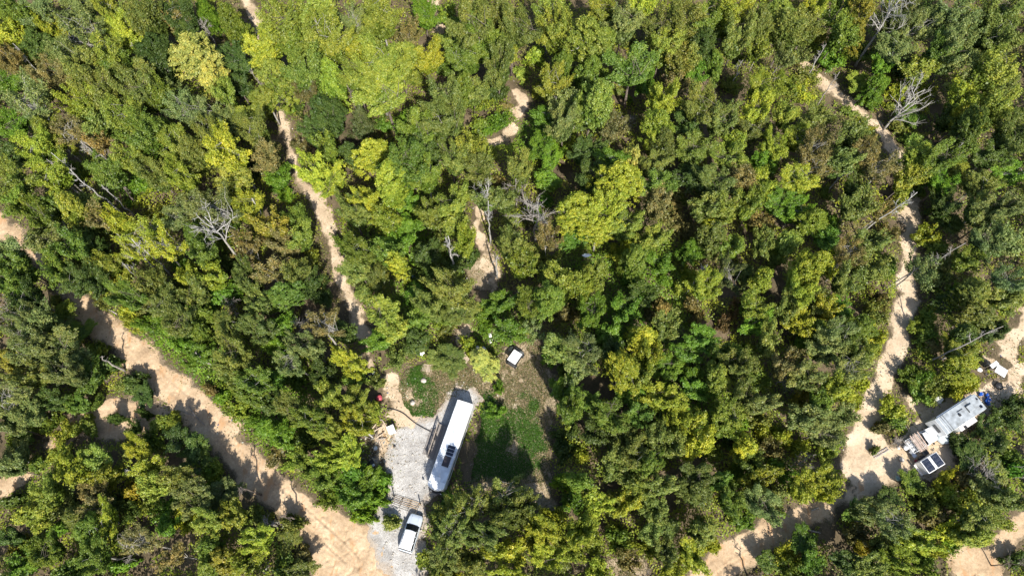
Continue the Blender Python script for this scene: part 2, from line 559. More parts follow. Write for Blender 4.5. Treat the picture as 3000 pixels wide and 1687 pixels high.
def area(name, mat, lines=(), polys=(), cell=0.2, lift=0.03, ragged=1.0, seed=3, rough=0.05, rut=0.0):
    allp = [(p[0], p[1]) for k in lines for p in LINES[k]] + [p for k in polys for p in POLYS[k]]
    xs, ys = [p[0] for p in allp], [p[1] for p in allp]
    m = 4.5
    gx = np.arange(max(min(xs) - m, -115), min(max(xs) + m, 115), cell)
    gy = np.arange(max(min(ys) - m, -12), min(max(ys) + m, 125), cell)
    X, Y = np.meshgrid(gx, gy)
    f, off = area_field(X, Y, lines, polys, ragged, seed)
    keep = f > -0.5
    cellk = keep[:-1, :-1] & keep[1:, :-1] & keep[:-1, 1:] & keep[1:, 1:]
    Z = ground_z(X, Y) + np.clip(f * 0.35, -0.12, lift)
    Z += (noise(X, Y, 0.7, seed + 9, 3) - 0.5) * rough * np.clip(f, 0, 1)
    if rut:
        deep = np.clip((area_field(X, Y, lines, polys, 0.0)[0] - 1.3) / .8, 0, 1)
        for c in (-0.85, 0.85):
            wob = (noise(X, Y, 7, 21) - .5) * .8
            Z -= rut * np.exp(-((off - c - wob) / 0.17) ** 2) * deep
            Z += rut * .5 * np.exp(-((np.abs(off - c - wob) - .34) / 0.12) ** 2) * deep
        for sc_, sd in ((2.4, 33), (1.1, 35)):
            er = noise(X + 1.2 * noise(X, Y, 1.7, 39), Y * 0.55, sc_, sd, 3)
            Z -= rut * 1.3 * np.clip(0.03 - np.abs(er - 0.5), 0, 1) / 0.03 * deep
        Z += (noise(X, Y, .45, seed + 31, 2) - .5) * rut * .5 * deep
    idx = np.full(X.shape, -1)
    used = np.zeros(X.shape, bool)
    used[:-1, :-1] |= cellk
    used[1:, :-1] |= cellk
    used[:-1, 1:] |= cellk
    used[1:, 1:] |= cellk
    idx[used] = np.arange(used.sum())
    V = np.stack([X[used], Y[used], Z[used]], 1)
    a, b, c, d = idx[:-1, :-1][cellk], idx[:-1, 1:][cellk], idx[1:, 1:][cellk], idx[1:, :-1][cellk]
    w = np.clip(f[used] / (2.6 if 'gravel' in name else 1.2), 0, 1)
    me = mesh_np(name, V, np.stack([a, b, c, d], 1), mat, True, {'w': w})
    o = bpy.data.objects.new(name, me)
    C.objects.link(o)
    tag(o, kind='structure')
    return o


# forest floor: one sheet out to the horizon, fine where the camera looks
def ground():
    gx = np.concatenate([[-1500, -600, -260, -180], np.arange(-130, 130.1, 0.8), [180, 260, 600, 1500]])
    gy = np.concatenate([[-1500, -600, -200, -60], np.arange(-22, 135.1, 0.8), [190, 300, 600, 1500]])
    X, Y = np.meshgrid(gx, gy)
    Z = ground_z(X, Y)
    b = area_field(X, Y, ['road_left', 'path', 'road_right', 'road_low'], ['clear_left', 'clear_right', 'low_right'], 0.0)[0]
    Z -= 0.45 * np.clip((b - .9) / .8, 0, 1)
    V = np.stack([X.ravel(), Y.ravel(), Z.ravel()], 1)
    n, m = X.shape
    i = np.arange(n * m).reshape(n, m)
    f = np.stack([i[:-1, :-1].ravel(), i[:-1, 1:].ravel(), i[1:, 1:].ravel(), i[1:, :-1].ravel()], 1)
    o = bpy.data.objects.new('ground', mesh_np('ground', V, f, M['floor'], True))
    C.objects.link(o)
    tag(o, kind='structure')


ground()
area('dirt_road', M['sand'], ['road_left'], ['clear_left', 'left_low'], seed=3, rut=0.13, rough=0.16, ragged=1.7, cell=.16)
area('footpath', M['sandpale'], ['path'], [], ragged=1.3, seed=4, rut=0.04)
area('sand_track', M['sandpale'], ['road_right', 'side'], ['clear_right'], lift=0.034, ragged=1.4, seed=5, rut=0.09, rough=0.12)
area('dirt_track', M['sand'], ['road_low'], ['low_right'], seed=6, rut=0.13, rough=.14, ragged=1.5)
area('gravel_yard', M['gravel'], [], ['gravel'], lift=0.055, ragged=1.5, seed=7, rough=0.07)
area('clearing', M['dry'], [], ['clear_mid', 'clear_dark', 'low_dry', 'low_dry2', 'lawn'], lift=0.02, ragged=1.0, seed=8)
area('sand_patch', M['sandpale'], ['sandy', 'heap', 'mid1', 'mid4', 'mid5', 'mid2', 'mid3', 'tr1', 'tr2', 'top'], [], lift=0.045, ragged=2.6, seed=9)

ROADLINES = ['road_left', 'path', 'road_right', 'road_low', 'side', 'sandy', 'heap', 'mid1', 'mid4', 'mid5', 'mid2', 'mid3', 'tr1', 'tr2', 'top']


LINES.update({
    'v1': line([(-90, 500, 80), (-40, 545, 76), (30, 590, 68), (75, 640, 32)]),
    'v2': line([(180, 738, 38), (215, 770, 61), (250, 815, 72), (330, 880, 76), (410, 950, 80), (480, 1015, 87), (540, 1080, 91), (590, 1140, 95), (640, 1190, 99), (700, 1240, 99), (770, 1290, 99), (830, 1345, 142), (880, 1410, 190), (900, 1500, 209)]),
    'v3': line([(600, -40, 40), (620, 0, 42), (650, 60, 36)]),
    'v4': line([(716, 330, 28), (735, 390, 28), (755, 450, 28), (795, 500, 37), (822, 560, 37), (842, 620, 34), (855, 690, 31), (880, 750, 43), (905, 820, 38), (920, 850, 22)]),
    'v5': line([(2030, 165, 38), (2060, 195, 45), (2105, 230, 45), (2145, 262, 45), (2170, 285, 40)]),
    'v6': line([(2228, 345, 32), (2242, 375, 44), (2262, 398, 30)]),
    'v7': line([(2290, 520, 48), (2290, 560, 55), (2292, 620, 48), (2282, 660, 40)]),
    'v8': line([(2288, 715, 53), (2290, 740, 57), (2272, 800, 53), (2256, 870, 52), (2238, 930, 53), (2212, 1000, 58), (2185, 1060, 65), (2160, 1120, 73), (2165, 1190, 60)]),
    'v9': line([(2100, 1262, 21), (2060, 1275, 42), (1990, 1310, 63), (1930, 1345, 70), (1860, 1390, 76), (1800, 1430, 83), (1740, 1500, 91)]),
})
VISL = ['v1', 'v2', 'v3', 'v4', 'v5', 'v6', 'v7', 'v8', 'v9', 'side', 'sandy', 'heap', 'mid1', 'mid4', 'mid5', 'mid2', 'mid3', 'tr1', 'tr2', 'top']


def seen_bare(X, Y):
    return area_field(np.asarray(X, float), np.asarray(Y, float), VISL, [k for k in POLYS if k not in ('clear_dark', 'low_dry', 'low_dry2')], 0.5, 3)[0]


def bare(X, Y):
    """>0 on bare ground where nothing grows, metres inside"""
    return area_field(np.asarray(X, float), np.asarray(Y, float), ROADLINES, list(POLYS), 0.35, 3)[0]


# ------------------------------------------------------------------ leaves and trees
def unit(a):
    return a / (np.linalg.norm(a, axis=1, keepdims=True) + 1e-9)


def leaf_quads(P, Nn, size, rng, aspect=0.62):
    n = len(P)
    r = unit(rng.normal(size=(n, 3)))
    t = unit(np.cross(Nn, r))
    b = np.cross(Nn, t)
    s = (size * (0.7 + 0.6 * rng.random(n)))[:, None] if np.ndim(size) == 0 else size[:, None]
    v = np.stack([P - t * s * .5, P + b * s * aspect * .5 + Nn * s * .12, P + t * s * .5, P - b * s * aspect * .5 + Nn * s * .12], 1)
    V = v.reshape(-1, 3)
    Fc = np.arange(n * 4).reshape(n, 4)
    return V, Fc


def crown_shape(kind, R, Hc, z0, rng, nclump):
    """clump centres and sizes in a crown of radius R from height z0 up Hc"""
    cs = []
    lobes = [(rng.uniform(0, 2 * PI), rng.uniform(.12, .32), rng.integers(2, 6)) for _ in range(3)]

    def lob(a):
        return 1 + sum(w * math.sin(k * a + p) for p, w, k in lobes) * 0.6

    if kind == 'cone':
        for _ in range(nclump):
            t = rng.random() ** 0.7
            a = rng.uniform(0, 2 * PI)
            rr = R * (1 - t) * math.sqrt(rng.uniform(.25, 1)) * lob(a) * 1.0 + 0.1
            cs.append((rr * math.cos(a), rr * math.sin(a), z0 + Hc * t, 0.30 + 0.25 * (1 - t)))
        return np.array(cs)
    if kind in ('spread', 'airy'):
        nl = int(rng.integers(8, 13))
        limbs = []
        for i in range(nl):
            a = 2 * PI * i / nl + rng.uniform(-.3, .3)
            limbs.append((a, rng.uniform(.15, 1.2), rng.uniform(.65, 1.2)))
        for _ in range(nclump):
            a, el, ln = limbs[int(rng.integers(nl))]
            t = rng.uniform(.3, 1) ** 0.75
            wob = 0.30 * (1 - .3 * t)
            rr = R * ln * t * math.cos(el * .75)
            x = rr * math.cos(a) + rng.normal(0, R * wob * .45)
            y = rr * math.sin(a) + rng.normal(0, R * wob * .45)
            z = z0 + Hc * (.15 + .85 * t * math.sin(.35 + el * .9)) + rng.normal(0, .2)
            cs.append((x, y, z, rng.uniform(.15, .38)))
        return np.array(cs)
    nd = int(rng.integers(8, 14))
    doms = [(0, 0, 1.0, .36)]
    for i in range(nd):
        a = 2 * PI * i / nd + rng.uniform(-.4, .4)
        q = rng.uniform(.3, .86)
        doms.append((q * math.cos(a), q * math.sin(a), 1.05 - q * rng.uniform(.35, 1.0), rng.uniform(.18, .36)))
    dw = np.array([d[3] ** 1.6 for d in doms])
    pick = rng.choice(len(doms), nclump, p=dw / dw.sum())
    for q in range(nclump):
        dx, dy, dh, dr = doms[pick[q]]
        u = rng.uniform(-.5, 1)
        a = rng.uniform(0, 2 * PI)
        k = rng.uniform(.7, 1.05)
        rr = R * dr * math.sqrt(max(0, 1 - u * abs(u))) * k
        zz = z0 + Hc * (dh - .22 * (1 - u) - (.18 if u < 0 else 0) * rng.random() * 2)
        cs.append((R * dx + rr * math.cos(a), R * dy + rr * math.sin(a), max(z0 * .9, zz), rng.uniform(.14, .36)))
    return np.array(cs)
    for _ in range(0):
        u = rng.uniform(-.25, 1)
        a = rng.uniform(0, 2 * PI)
        el = math.asin(u)
        k = rng.uniform(.72, 1.02) * lob(a + u * 2)
        rr = R * math.cos(el) ** .8 * k
        cs.append((rr * math.cos(a), rr * math.sin(a), z0 + Hc * .3 + Hc * .7 * u * (0.8 + .25 * k) + rng.normal(0, .12), rng.uniform(.2, .44)))
    return np.array(cs)


def crown_mesh(kind, R, Hc, z0, seed, nclump, nleaf, size, fill=True):
    rng = np.random.default_rng(seed)
    cs = crown_shape(kind, R, Hc, z0, rng, nclump)
    n = len(cs)
    wts = cs[:, 3] ** 2
    ci = rng.choice(n, nleaf, p=wts / wts.sum())
    d = unit(rng.normal(size=(nleaf, 3)))
    d[:, 2] = np.abs(d[:, 2]) * .8 - 0.12
    rad = cs[ci, 3] * rng.random(nleaf) ** .4 * (1.0 if kind != 'cone' else 1.2)
    cen = np.array([0, 0, z0 + Hc * .1])
    outw = unit(cs[ci, :3] - cen)
    along = rng.uniform(-1, 1, nleaf) * (.30 if kind == 'round' else .55) * cs[ci, 3] / .35
    P = cs[ci, :3] + d * rad[:, None] * np.array([1.0, 1.0, 0.75]) + outw * along[:, None] + rng.normal(0, .07, (nleaf, 3))
    Nn = unit(d * 0.8 + outw * 0.5 + rng.normal(size=(nleaf, 3)) * .6 + np.array([0, 0, .55]))
    if kind == 'cone':
        size_arr = size * (0.8 + 0.8 * rng.random(nleaf))
        V, Fc = leaf_quads(P, Nn, size_arr, rng, 0.28)
    else:
        V, Fc = leaf_quads(P, Nn, size, rng, 0.7)
    ct = rng.random(n)
    side = 0.5 + 0.5 * np.sin(np.arctan2(cs[:, 1], cs[:, 0]) + rng.uniform(0, 6))
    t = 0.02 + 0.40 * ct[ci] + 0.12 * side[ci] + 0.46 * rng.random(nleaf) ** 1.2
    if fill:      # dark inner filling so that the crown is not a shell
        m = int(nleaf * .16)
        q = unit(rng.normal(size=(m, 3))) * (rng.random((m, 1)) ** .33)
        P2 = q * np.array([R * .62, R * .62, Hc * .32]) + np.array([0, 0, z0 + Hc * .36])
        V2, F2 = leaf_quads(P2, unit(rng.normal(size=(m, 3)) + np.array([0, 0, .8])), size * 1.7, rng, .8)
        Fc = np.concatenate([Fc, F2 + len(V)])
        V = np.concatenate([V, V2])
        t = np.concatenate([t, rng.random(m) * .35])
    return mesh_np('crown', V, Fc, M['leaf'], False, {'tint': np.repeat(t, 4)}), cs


def trunk_mesh(cs, h_fork, rng, r0=0.16, mat=None, n_limb=9, curve=.25, twigs=0):
    mb = MB()
    bx, by = rng.normal(0, curve), rng.normal(0, curve)
    pts = [(bx * t * t, by * t * t, h_fork * t - 0.25 * (t == 0)) for t in (0, .25, .5, .75, 1)]
    mb.tube(pts, [r0 * 1.35, r0, r0 * .9, r0 * .8, r0 * .7], 6)
    tip = np.array(pts[-1])
    order = rng.permutation(len(cs))[:n_limb + twigs]
    anchors = []
    for j, i in enumerate(order):
        e = cs[i, :3]
        if j < n_limb or not anchors:
            k = rng.uniform(.55, 1)
            s = np.array([pts[-1][0], pts[-1][1], h_fork * k]) if k > .99 else np.array([bx * k * k, by * k * k, h_fork * k])
            rr = r0 * .42
        else:
            s = anchors[int(rng.integers(len(anchors)))]
            rr = r0 * .16
        m1 = s + (e - s) * .45 + np.array([0, 0, .12 * np.linalg.norm(e - s)]) + rng.normal(0, .12, 3)
        m2 = s + (e - s) * .75 + np.array([0, 0, .07 * np.linalg.norm(e - s)]) + rng.normal(0, .12, 3)
        mb.tube([s, m1, m2, e], [rr, rr * .7, rr * .45, rr * .18], 4, False)
        if j < n_limb:
            anchors += [m1, m2]
    me = bpy.data.meshes.new('trunk')
    me.from_pydata(mb.v, [], mb.f)
    me.polygons.foreach_set('use_smooth', [True] * len(me.polygons))
    me.materials.append(mat or M['bark'])
    return me


REFR, REFH = 3.0, 12.0
BIG, SMALL, SHRUB = {}, {}, []


def make_variants():
    s = 100
    for kind, cnt, ncl, nlf in (('round', 6, 430, 15500), ('spread', 8, 400, 14500), ('airy', 3, 230, 6500), ('cone', 1, 150, 7500)):
        BIG[kind] = []
        for i in range(cnt):
            s += 1
            rng = np.random.default_rng(s)
            tall = rng.uniform(.5, .68)
            z0 = REFH * (1 - tall) if kind != 'cone' else 3.0
            Hc = REFH * tall if kind != 'cone' else 9.0
            cm, cs = crown_mesh(kind, REFR, Hc, z0, s, ncl, nlf, 0.21, fill=kind != 'airy')
            tm = trunk_mesh(cs, z0 + Hc * (.35 if kind != 'cone' else .95), rng, .15, M['pale'] if kind == 'airy' or i in (2, 4) else M['bark'], 10, twigs=60 if kind == 'airy' else 34 if kind == 'spread' else 12)
            BIG[kind].append((cm, tm))
    for kind, cnt, ncl, nlf in (('round', 5, 170, 6200), ('spread', 6, 160, 5600), ('airy', 2, 100, 2700), ('cone', 1, 70, 3000)):
        SMALL[kind] = []
        for i in range(cnt):
            s += 1
            rng = np.random.default_rng(s)
            z0, Hc = 3.0, 5.0
            if kind == 'cone':
                z0, Hc = 1.0, 7.0
            cm, cs = crown_mesh(kind, 1.9, Hc, z0, s, ncl, nlf, 0.21, fill=kind != 'airy')
            tm = trunk_mesh(cs, z0 + Hc * .3, rng, .08, M['pale'] if kind == 'airy' else M['bark'], 7, twigs=12)
            SMALL[kind].append((cm, tm))
    for i in range(4):
        s += 1
        rng = np.random.default_rng(s)
        cm, cs = crown_mesh('round' if i % 2 else 'spread', 1.3, 1.6, .2, s, 60, 2200, 0.22)
        tm = trunk_mesh(cs, .5, rng, .04, M['bark'], 9, .05)
        SHRUB.append((cm, tm))


make_variants()

COL = {
    'Y': (0.240, 0.285, 0.030), 'L': (0.190, 0.238, 0.036), 'G': (0.122, 0.182, 0.026), 'V': (0.104, 0.195, 0.020),
    'D': (0.068, 0.110, 0.024), 'O': (0.142, 0.178, 0.038), 'S': (0.145, 0.188, 0.058), 'B': (0.165, 0.150, 0.052),
    'Q': (0.235, 0.230, 0.032), 'R': (0.150, 0.100, 0.045), 'P': (0.320, 0.335, 0.080), 'E': (0.085, 0.118, 0.042),
}
WORDS = {
    'Y': 'yellow-green', 'L': 'light olive-green', 'G': 'mid-green', 'V': 'vivid green', 'D': 'dark green', 'O': 'dull olive',
    'S': 'grey-green', 'B': 'brown-tinged', 'Q': 'orange-yellow', 'R': 'reddish-brown', 'P': 'pale yellow', 'E': 'needle-leaved dark',
}
COL = {k: (v[0] * 1.17, v[1] * 1.09, v[2] * 1.06) for k, v in COL.items()}
# crowns as read from the photo, in nine tiles: x, y, radius, colour (+ shape)
TILES = {
 (0, 0): """70 60 150 G;60 230 120 Y;230 100 140 S;260 310 150 D;370 200 120 Y;430 300 90 V;620 190 180 Sa;560 40 130 S;790 60 140 L;900 140 130 O;
 1100 100 180 O;1260 140 120 B;1400 90 150 D;1420 210 120 D;1560 70 160 V;1760 120 150 G;1790 220 90 Y;910 240 130 Y;1130 370 190 Dr;1430 400 185 Pr;
 1550 570 140 Pr;1680 680 110 L;1740 440 140 D;1790 620 110 D;60 420 140 B;220 420 90 Y;330 540 130 B;470 450 140 S;430 640 100 Y;600 520 180 O;
 780 380 140 L;870 500 140 G;700 660 150 O;60 600 150 V;150 740 180 S;60 950 150 V;280 640 120 D;620 770 150 Y;790 800 120 L;1010 560 130 O;
 1050 660 150 O;1250 560 100 G;1180 720 120 G;1330 700 110 S;1400 780 130 Sa;1490 880 140 Sa;740 910 120 O;570 960 130 Ba;700 1080 110 Ba;960 900 170 L;
 1080 1010 170 G;1250 960 150 G;1300 1100 150 L;350 960 150 L;280 1130 150 Y;380 1260 170 Y;80 1330 170 L;60 1130 110 D;780 1290 150 G;1000 1180 140 L;
 1180 1310 160 O;1050 1360 100 V;1420 1160 150 O;1350 1310 130 Y;1750 1140 180 Y;1730 1350 150 Q;1550 1030 140 O;1700 900 120 S;1850 850 140 L;1950 980 130 O;
 2010 1150 110 B;2090 1350 120 V;1900 1260 100 D;2000 300 160 Y;2150 170 180 L;2350 90 190 L;2480 260 180 L;2230 330 150 G;2300 480 170 L;2060 520 150 L;
 2280 640 140 Ba;2480 560 140 Y;1990 700 130 L;2400 760 110 D;2480 870 150 D;2380 960 160 D;2370 1230 150 Y;2500 1350 140 Y;2480 1080 120 G""",
 (1000, 0): """80 130 130 S;300 120 170 L;470 240 110 B;180 260 130 L;240 480 200 L;330 690 200 L;110 620 170 L;430 430 160 L;620 400 140 Y;620 100 130 V;
 800 120 100 G;1000 180 180 O;1150 80 150 O;1090 300 170 G;1280 210 150 O;1180 440 150 O;960 430 130 G;1250 370 110 L;740 720 150 O;900 630 120 G;
 990 660 110 O;1120 680 100 D;720 900 170 O;560 1000 150 G;480 910 110 V;870 900 140 O;1050 950 100 G;110 880 140 Ec;230 1120 160 Y;430 1180 180 G;
 660 1140 140 D;330 1340 180 Y;80 1130 130 D;820 1200 140 O;960 1120 120 L;1060 1250 130 O;650 1330 130 G;1180 900 90 V;1450 880 130 V;1500 1050 150 V;
 1580 1170 130 V;1380 1260 130 O;1560 1350 120 V;1650 190 150 L;1560 90 140 La;1850 220 200 L;1960 340 150 L;1470 400 90 Y;1680 500 140 G;1630 620 130 L;
 1850 520 180 G;1900 700 180 L;1800 860 140 O;1700 760 120 S;1690 930 140 S;1950 60 150 L;2130 150 150 S;2250 30 120 Y;2150 260 90 O;2220 480 180 G;
 2300 600 120 V;2420 180 150 O;2430 330 140 L;2510 450 120 O;2400 700 140 Y;2400 880 150 Y;2520 650 120 B;2060 960 120 B;2140 1290 190 Y;2180 1160 110 P;
 2020 1200 140 V;1850 1120 140 D;1850 1330 150 D;2380 1210 130 O;2480 1050 140 O;2350 1380 140 G;1950 1430 110 Y;60 330 120 Y;830 300 110 L""",
 (2000, 0): """60 150 150 O;200 120 150 G;370 60 150 Y;180 300 150 D;440 230 150 O;600 180 150 O;560 330 110 L;760 60 150 L;820 200 150 O;960 60 130 Y;
 950 200 140 O;1035 250 80 Q;760 380 110 S;900 420 80 S;1180 60 140 G;1390 70 140 Q;1200 200 120 G;1350 380 90 G;1130 430 100 V;1650 150 140 S;
 1780 210 150 S;1600 350 140 S;1880 80 120 D;2050 130 170 S;2100 300 170 S;1920 350 140 G;2230 140 80 Q;2430 60 160 O;2300 230 130 D;2450 300 150 O;
 60 440 110 O;250 450 110 G;80 560 110 V;620 640 150 Y;560 790 130 Y;800 620 100 G;910 690 80 Y;150 760 170 O;50 900 120 D;300 850 150 O;
 1330 600 110 L;1520 450 130 V;1500 620 140 V;1650 650 90 Y;1830 700 100 Y;1850 520 120 L;1700 500 100 D;2300 520 160 L;2400 650 150 O;2200 610 120 S;
 2130 740 120 Y;2110 880 120 Y;2250 900 150 L;2450 800 150 L;2500 1000 150 O;2000 900 110 D;1740 880 120 G;1650 930 90 O;1400 930 90 L;1330 960 110 L;
 1050 880 120 O;1000 1060 150 B;800 850 120 L;860 1000 130 Y;720 1080 130 Y;400 1050 110 Y;350 1200 130 L;100 1130 150 L;520 970 130 O;640 1200 120 V;
 600 1360 120 Y;250 1330 150 O;80 1330 150 D;430 1350 120 B;900 1330 130 Y;1000 1240 140 B;1280 1020 120 O;1360 1130 130 B;1520 1260 140 B;1230 1180 120 O;
 1330 1380 120 D;1700 1330 110 L;1780 1180 150 L;1950 1150 150 G;2050 1260 160 L;1950 1390 150 V;1800 1380 100 G;2300 1180 150 D;2450 1300 160 V;2250 1360 130 O""",
 (0, 562): """70 0 150 G;200 140 150 G;340 90 130 G;370 250 120 G;580 100 120 O;720 170 110 B;480 60 140 L;640 240 120 D;880 220 120 Y;1140 190 100 Q;
 1060 290 160 Ya;1180 400 150 Ya;1010 450 140 Ya;350 370 120 S;70 450 130 S;150 560 130 G;400 570 130 G;60 700 150 G;200 770 150 D;570 640 140 D;
 710 640 130 D;520 400 130 G;700 400 120 D;800 540 110 L;910 600 90 L;1100 660 120 O;950 750 140 G;1150 800 130 S;1330 190 150 Sa;1450 90 150 Sa;
 1600 130 170 Sa;1450 310 160 G;1560 430 120 G;1720 200 110 G;1850 120 160 Y;1990 260 130 Q;2100 400 120 B;1880 400 130 Ba;1700 520 100 D;1560 610 130 Y;
 1440 660 110 Y;1600 780 120 V;1750 730 100 V;1380 560 100 V;2240 200 110 G;2270 350 110 L;2340 480 90 L;2200 600 110 O;2050 600 130 Ba;1850 660 140 O;
 2140 750 140 G;2320 700 130 D;1950 790 130 O;1300 850 150 O;1450 770 120 O;1350 980 140 O;1500 900 120 G;950 890 100 Y;1040 980 90 L;1180 1010 130 V;
 1320 1120 120 V;1470 1050 110 G;1520 1200 110 V;1700 1000 150 O;1950 1000 140 O;1780 1200 160 O;1700 1380 120 O;2130 1000 110 V;2420 1000 150 Ba;2350 1150 140 S;
 2200 1250 150 S;2080 1180 120 V;2400 1350 120 D;1900 1400 140 G;2080 1390 110 V;130 930 140 S;280 950 130 S;470 880 110 G;450 1000 110 S;100 1060 150 S;
 250 1180 150 S;420 1130 140 S;610 1040 110 G;720 1150 100 G;550 1230 130 S;60 1280 120 Q;180 1380 130 O;420 1350 150 S;690 1370 130 G;800 1270 90 D;
 1000 1400 90 D;1380 700 90 O""",
 (1000, 562): """80 150 150 O;200 60 140 Y;330 150 130 Y;450 40 120 V;480 230 120 V;440 400 130 V;180 430 140 G;320 450 120 G;420 530 110 Y;640 430 120 D;
 620 590 90 D;720 150 140 L;850 90 140 L;850 250 110 L;930 380 110 Y;740 400 90 O;1000 480 70 D;1080 40 110 O;1250 60 110 O;1270 430 140 O;
 1400 430 120 O;1560 350 120 B;1330 540 120 G;1490 500 100 O;1800 150 170 Y;2000 110 160 Y;1950 260 140 Y;1770 340 140 V;2120 230 140 L;2120 460 100 Y;
 2350 80 120 B;2330 330 140 L;2250 530 140 G;2190 650 100 V;2430 530 110 V;1900 560 120 L;1850 700 140 Y;1690 640 130 L;1560 620 110 L;1550 780 160 G;
 1400 860 140 G;1200 830 150 V;1240 1030 130 V;780 740 180 O;900 890 150 O;690 870 130 O;310 910 150 L;430 1010 120 L;130 560 130 O;260 650 110 O;
 530 790 110 V;560 950 120 G;560 1090 110 D;300 1120 120 V;420 1240 90 O;70 1250 140 Y;20 1080 120 D;820 1270 160 Os;740 1340 110 O;1070 1260 150 P;
 980 1150 90 Y;1160 1340 80 P;1690 920 100 B;1480 1020 110 S;1650 1180 130 O;1850 1200 160 S;1790 1330 120 S;1540 1260 80 V;1900 900 150 V;2150 900 130 V;
 2040 1040 120 V;2060 1200 110 D;2280 780 120 G;2430 850 100 B;2250 1100 160 Y;2100 1330 170 Y;2360 1220 120 Y;2480 1000 120 O;2480 1330 140 V;2300 1400 120 L""",
 (2000, 562): """60 280 90 B;150 80 130 O;210 220 90 Y;330 130 120 L;560 60 120 G;580 190 100 B;740 60 140 V;850 150 140 V;980 200 140 Y;1130 200 100 V;
 1080 330 120 V;60 440 120 V;250 330 130 O;400 400 120 G;620 350 110 O;840 360 130 L;960 530 160 Y;880 680 150 Y;1100 540 100 Y;200 710 140 Y;
 330 560 140 Sa;480 600 100 Sa;620 650 110 Y;60 620 80 Y;80 840 90 B;430 850 80 R;320 970 70 R;540 850 120 G;550 980 140 V;820 850 120 O;
 1000 800 110 O;1080 870 110 Y;900 960 120 Y;1010 1020 110 G;1200 850 110 V;1280 480 140 B;1400 560 120 O;1250 650 120 O;1400 330 110 O;1500 130 110 B;
 1300 80 130 O;1590 560 80 V;1680 40 90 L;1850 320 90 Y;1830 540 120 Sa;1950 610 100 Sa;2000 60 140 D;2030 230 120 D;2250 150 140 O;2430 100 150 S;
 2300 350 150 S;2470 380 120 S;2180 500 110 G;2450 620 140 S;2250 710 140 O;2470 780 130 O;2100 740 100 V;2000 850 120 Da;1740 1010 60 G;1870 1070 100 G;
 2300 930 130 O;2400 1050 110 D;2150 1050 110 D;2080 1200 150 L;2130 1320 140 Y;1720 1390 80 G;1850 1400 80 V;1480 900 90 O;1540 800 70 B;1350 1000 140 G;
 1440 1080 100 Y;1150 1060 140 S;1290 1150 140 G;1100 1200 150 S;1200 1330 160 S;1370 1250 110 L;1350 1390 100 Y;650 1130 120 O;300 1200 110 G;150 1130 140 V;
 50 1200 120 V;430 1330 140 O;300 1390 140 L;80 1420 110 V;950 1380 130 S;800 1270 120 B;480 1180 100 G""",
 (0, 1124): """70 80 150 S;190 190 150 S;50 310 120 S;340 140 110 D;560 150 110 G;330 290 80 G;450 350 80 La;640 310 90 La;840 240 60 Da;1000 330 60 Da;700 130 60 Ga;1060 210 50 Da;560 330 60 La;1120 60 110 D;
 120 560 150 S;50 660 110 S;60 440 80 G;520 600 130 Y;700 560 130 L;780 700 120 Y;640 690 100 Y;1020 500 140 Y;1080 640 110 Y;1130 440 90 G;
 1320 230 70 L;1300 420 110 D;1470 430 120 D;1480 570 140 G;1590 640 90 G;980 790 100 Q;1130 800 110 L;1350 700 110 O;1450 830 170 S;1690 840 160 S;
 1550 980 140 L;1760 960 120 L;680 830 110 B;700 910 110 Ba;300 850 150 L;200 950 130 L;470 880 100 S;550 980 140 O;750 1040 140 Y;840 890 90 D;
 950 940 90 D;430 1070 100 V;600 1130 140 G;60 860 90 D;60 1180 110 D;130 1240 90 Q;180 1350 130 V;350 1280 140 G;500 1400 120 G;720 1320 140 G;
 900 1370 100 V;1100 1230 150 Ba;1000 1180 90 Sa;1320 1310 120 B;1250 1070 110 V;1390 1040 90 Y;1570 1200 110 G;1690 1330 120 Q;1550 1400 110 L;1950 1170 140 Y;
 1880 1330 130 Y;1950 1020 100 O;2200 1040 100 Oa;2160 1180 110 O;2300 1290 90 B;2250 1400 110 O;2120 1390 100 D;
 1680 80 90 V;1800 190 90 G;1890 60 130 G;2010 160 120 D;2200 150 140 O;2010 330 110 V;2120 420 120 V;2330 250 140 G;2480 100 120 L;2480 330 140 L;
 2280 430 100 D;2290 620 120 G;2220 560 90 G;2500 560 140 Y;2420 720 110 G;2480 850 90 G""",
 (1000, 1124): """80 300 140 Y;60 480 120 Y;80 130 140 L;220 180 90 L;80 680 130 V;200 750 120 V;290 680 100 V;100 880 130 V;230 880 100 V;150 990 90 V;
 1190 30 50 V;1180 200 70 V;1700 60 140 V;1750 200 120 G;1850 110 110 G;1970 250 150 G;1900 380 130 D;2200 80 140 V;2250 220 110 G;2430 130 150 Y;
 2520 300 110 Y;1670 490 100 Ds;1810 520 90 Y;1680 740 90 V;1780 680 110 G;2100 420 120 O;2200 530 150 O;2330 420 110 O;2060 650 130 O;2350 620 140 G;
 2480 500 110 O;2450 780 120 O;2200 750 130 L;1960 870 120 Y;2080 900 100 O;2200 900 120 Y;2380 940 120 O;2500 1080 120 O;1210 840 160 Oa;1340 810 120 Os;
 1050 920 150 Oa;1250 960 120 O;850 960 130 Oa;735 1000 80 Oa;850 1120 150 Oa;750 1050 105 Oa;800 1200 120 Oa;940 1010 140 Oa;1050 1090 150 Os;770 1290 130 S;920 1290 110 O;1150 1230 110 Y;1290 1290 130 Y;
 1480 1080 150 Y;1420 1190 110 Y;1560 1300 140 Y;1630 1000 100 Y;1760 1110 130 Y;1870 1030 90 L;1750 1250 100 L;1250 1420 110 Y;1010 1400 130 O;620 1330 90 La;
 800 1440 90 Y;2100 1150 100 G;2150 1330 90 B;2360 1110 110 O;2430 1290 110 O;2500 1400 110 Y;1960 1420 100 L;370 1040 90 Oa;2330 1230 90 L""",
